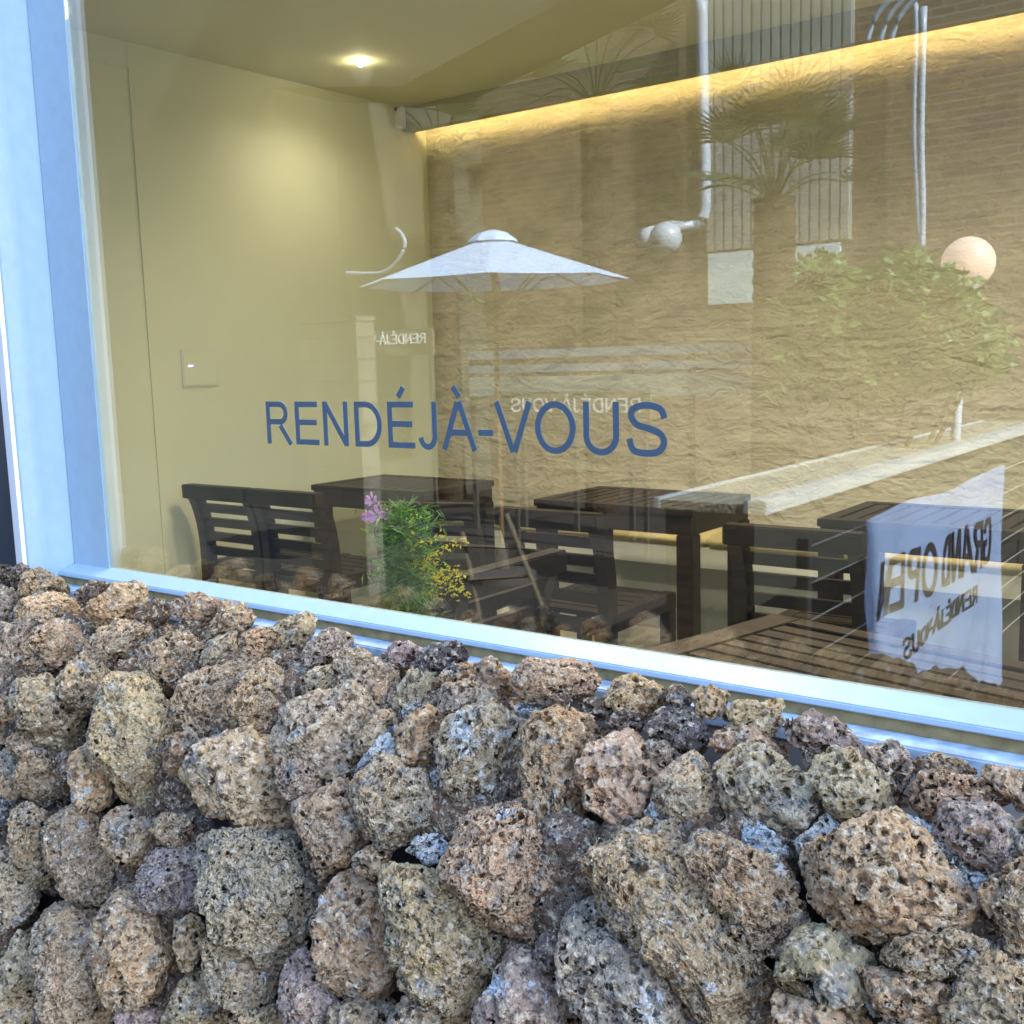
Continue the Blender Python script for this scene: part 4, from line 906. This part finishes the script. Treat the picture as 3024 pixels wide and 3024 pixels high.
# gravel planter wall
t = thing('gravel_planter', 'long low planter wall with white coping and pale gravel bed', 'planter', (-1.98,2*YG-6.8,GO))
obj('wall', boxes(((-.30,-2.7,0),(.11,2.7,1.14))), mat('sage_render', (.022,.024,.02), .8), t)
obj('coping', boxes(((.06,-2.7,1.141),(.16,2.7,1.20)), ((-.36,-2.7,1.141),(-.33,2.7,1.19)), bev=.004), m_rail, t)
obj('gravel', boxes(((-.329,-2.69,1.141),(.059,2.69,1.18))), mat('speckled_gravel', (.20,.20,.16), .9, noise=(55,.6), bump=(55,.03,4)), t)
# cable balustrade and banner
XB = -1.35
t = thing('cable_railing', 'cable railing with thin steel wires and posts on the pavement', 'railing', (XB, -1.6, GO))
m_steel = mat('steel', (.55,.52,.44), .35, .5, metal=.6)
for i in range(8):
    z = 1.165-i*.125; obj('wire', tube(bmesh.new(), [(0,1.55,z),(0,-3.8,z)], .0035, 6), m_steel, t)
for y in (1.56,-3.8): obj('post', boxes(((-.02,y-.02,0),(.02,y+.02,1.20)), bev=.003), mat('dark_post', (.10,.09,.08), .5) if 'dark_post' not in bpy.data.materials else bpy.data.materials['dark_post'], t)
# banner: hangs from the top wire, outline sags towards the ragged hem
yN, yF = (XB+.032)/-.344, (XB+.032)/-.224                 # near and far ends (as mirrored)
t = thing('banner', 'white cloth grand opening banner hanging on the railing', 'banner', (XB+.03, 2*YG-(yN+yF)/2, -1.4)); bo = Vector(t.location)
bm = bmesh.new(); NU, NV = 60, 36; grid = []
for i in range(NU+1):
    u = i/NU; Y = yN+(yF-yN)*u
    zt_ = -.605+.012*math.sin(u*9); zb_ = -1.12-.62*u**1.1+.012*math.sin(u*31)+.022*math.sin(u*13)+.006*math.sin(u*70)
    col = []
    for j in range(NV+1):
        v = j/NV; z = zt_+(zb_-zt_)*v; fx = .008*math.sin(u*17+v*3)+.016*math.sin(u*6-v*4)*v+.007*math.sin(u*40+v*9)*v
        col.append(bm.verts.new(Vector((XB+.032+fx, 2*YG-Y, z))-bo))
    grid.append(col)
for i in range(NU):
    for j in range(NV): bm.faces.new((grid[i][j],grid[i+1][j],grid[i+1][j+1],grid[i][j+1]))
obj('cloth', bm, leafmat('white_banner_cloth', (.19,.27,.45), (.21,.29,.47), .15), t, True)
m_ink = mat('dark_ink', (.015,.015,.02), .7)
def banner_text(s, ya, yb, za, zb, cap, nm):
    bm, wd = text_mesh(s, .15, .003, cap, abs(yb-ya))
    for v in bm.verts:
        f = v.co.x/wd; Y = ya+(yb-ya)*f; z = za+(zb-za)*f+v.co.y
        u = (Y-yN)/(yF-yN); vv = (-.605-z)/(.515+.62*u**1.1); fx = .008*math.sin(u*17+vv*3)+.016*math.sin(u*6-vv*4)*vv+.007*math.sin(u*40+vv*9)*vv
        v.co = Vector((XB+.036+fx+v.co.z, 2*YG-Y, z))-bo
    obj(nm, bm, m_ink, t)
# G is at the far (right-hand) end of the mirror image
banner_text('GRAND OPEN', 5.62, 3.97, -1.05, -1.01, .225, 'headline')
banner_text('RENDÉJÀ-VOUS', 5.30, 4.31, -1.19, -1.24, .085, 'subline')
# added frame standing in for blurred chair reflections
m_tre = mat('stand_in_frame_wood', (.13,.11,.08), .8)
a = M(Vector((-.75*4.6,4.6,0))); t = thing('chair_reflection_frame', 'pale frame standing in for blurred chair reflections', 'reflection_stand_in', (a.x,a.y,GO))
for p, q in (((-.30,.1,.88),(-.16,.1,.25)), ((.02,.12,1.0),(.30,.1,.35))): obj('leg', tube(bmesh.new(), [p, q, Vector(q)+(Vector(q)-Vector(p))*.4], .012, 6), m_tre, t)
obj('crossbar', tube(bmesh.new(), [(-.36,.11,.80),(.20,.11,.83)], .010, 6), m_tre, t); obj('crossbar', tube(bmesh.new(), [(-.25,.11,.62),(.14,.11,.68)], .010, 6), m_tre, t)
# loose cable on the brick wall
tag(obj('hanging_cable', tube(bmesh.new(), curve_strip([M(aty(x,y,8)) for x, y in [(1023,805),(1090,808),(1140,800),(1180,760),(1195,720),(1185,690),(1168,675)]], 4), .018, 8), m_pipe), 'thin pale curved cable above the small shop name sign', 'cable')
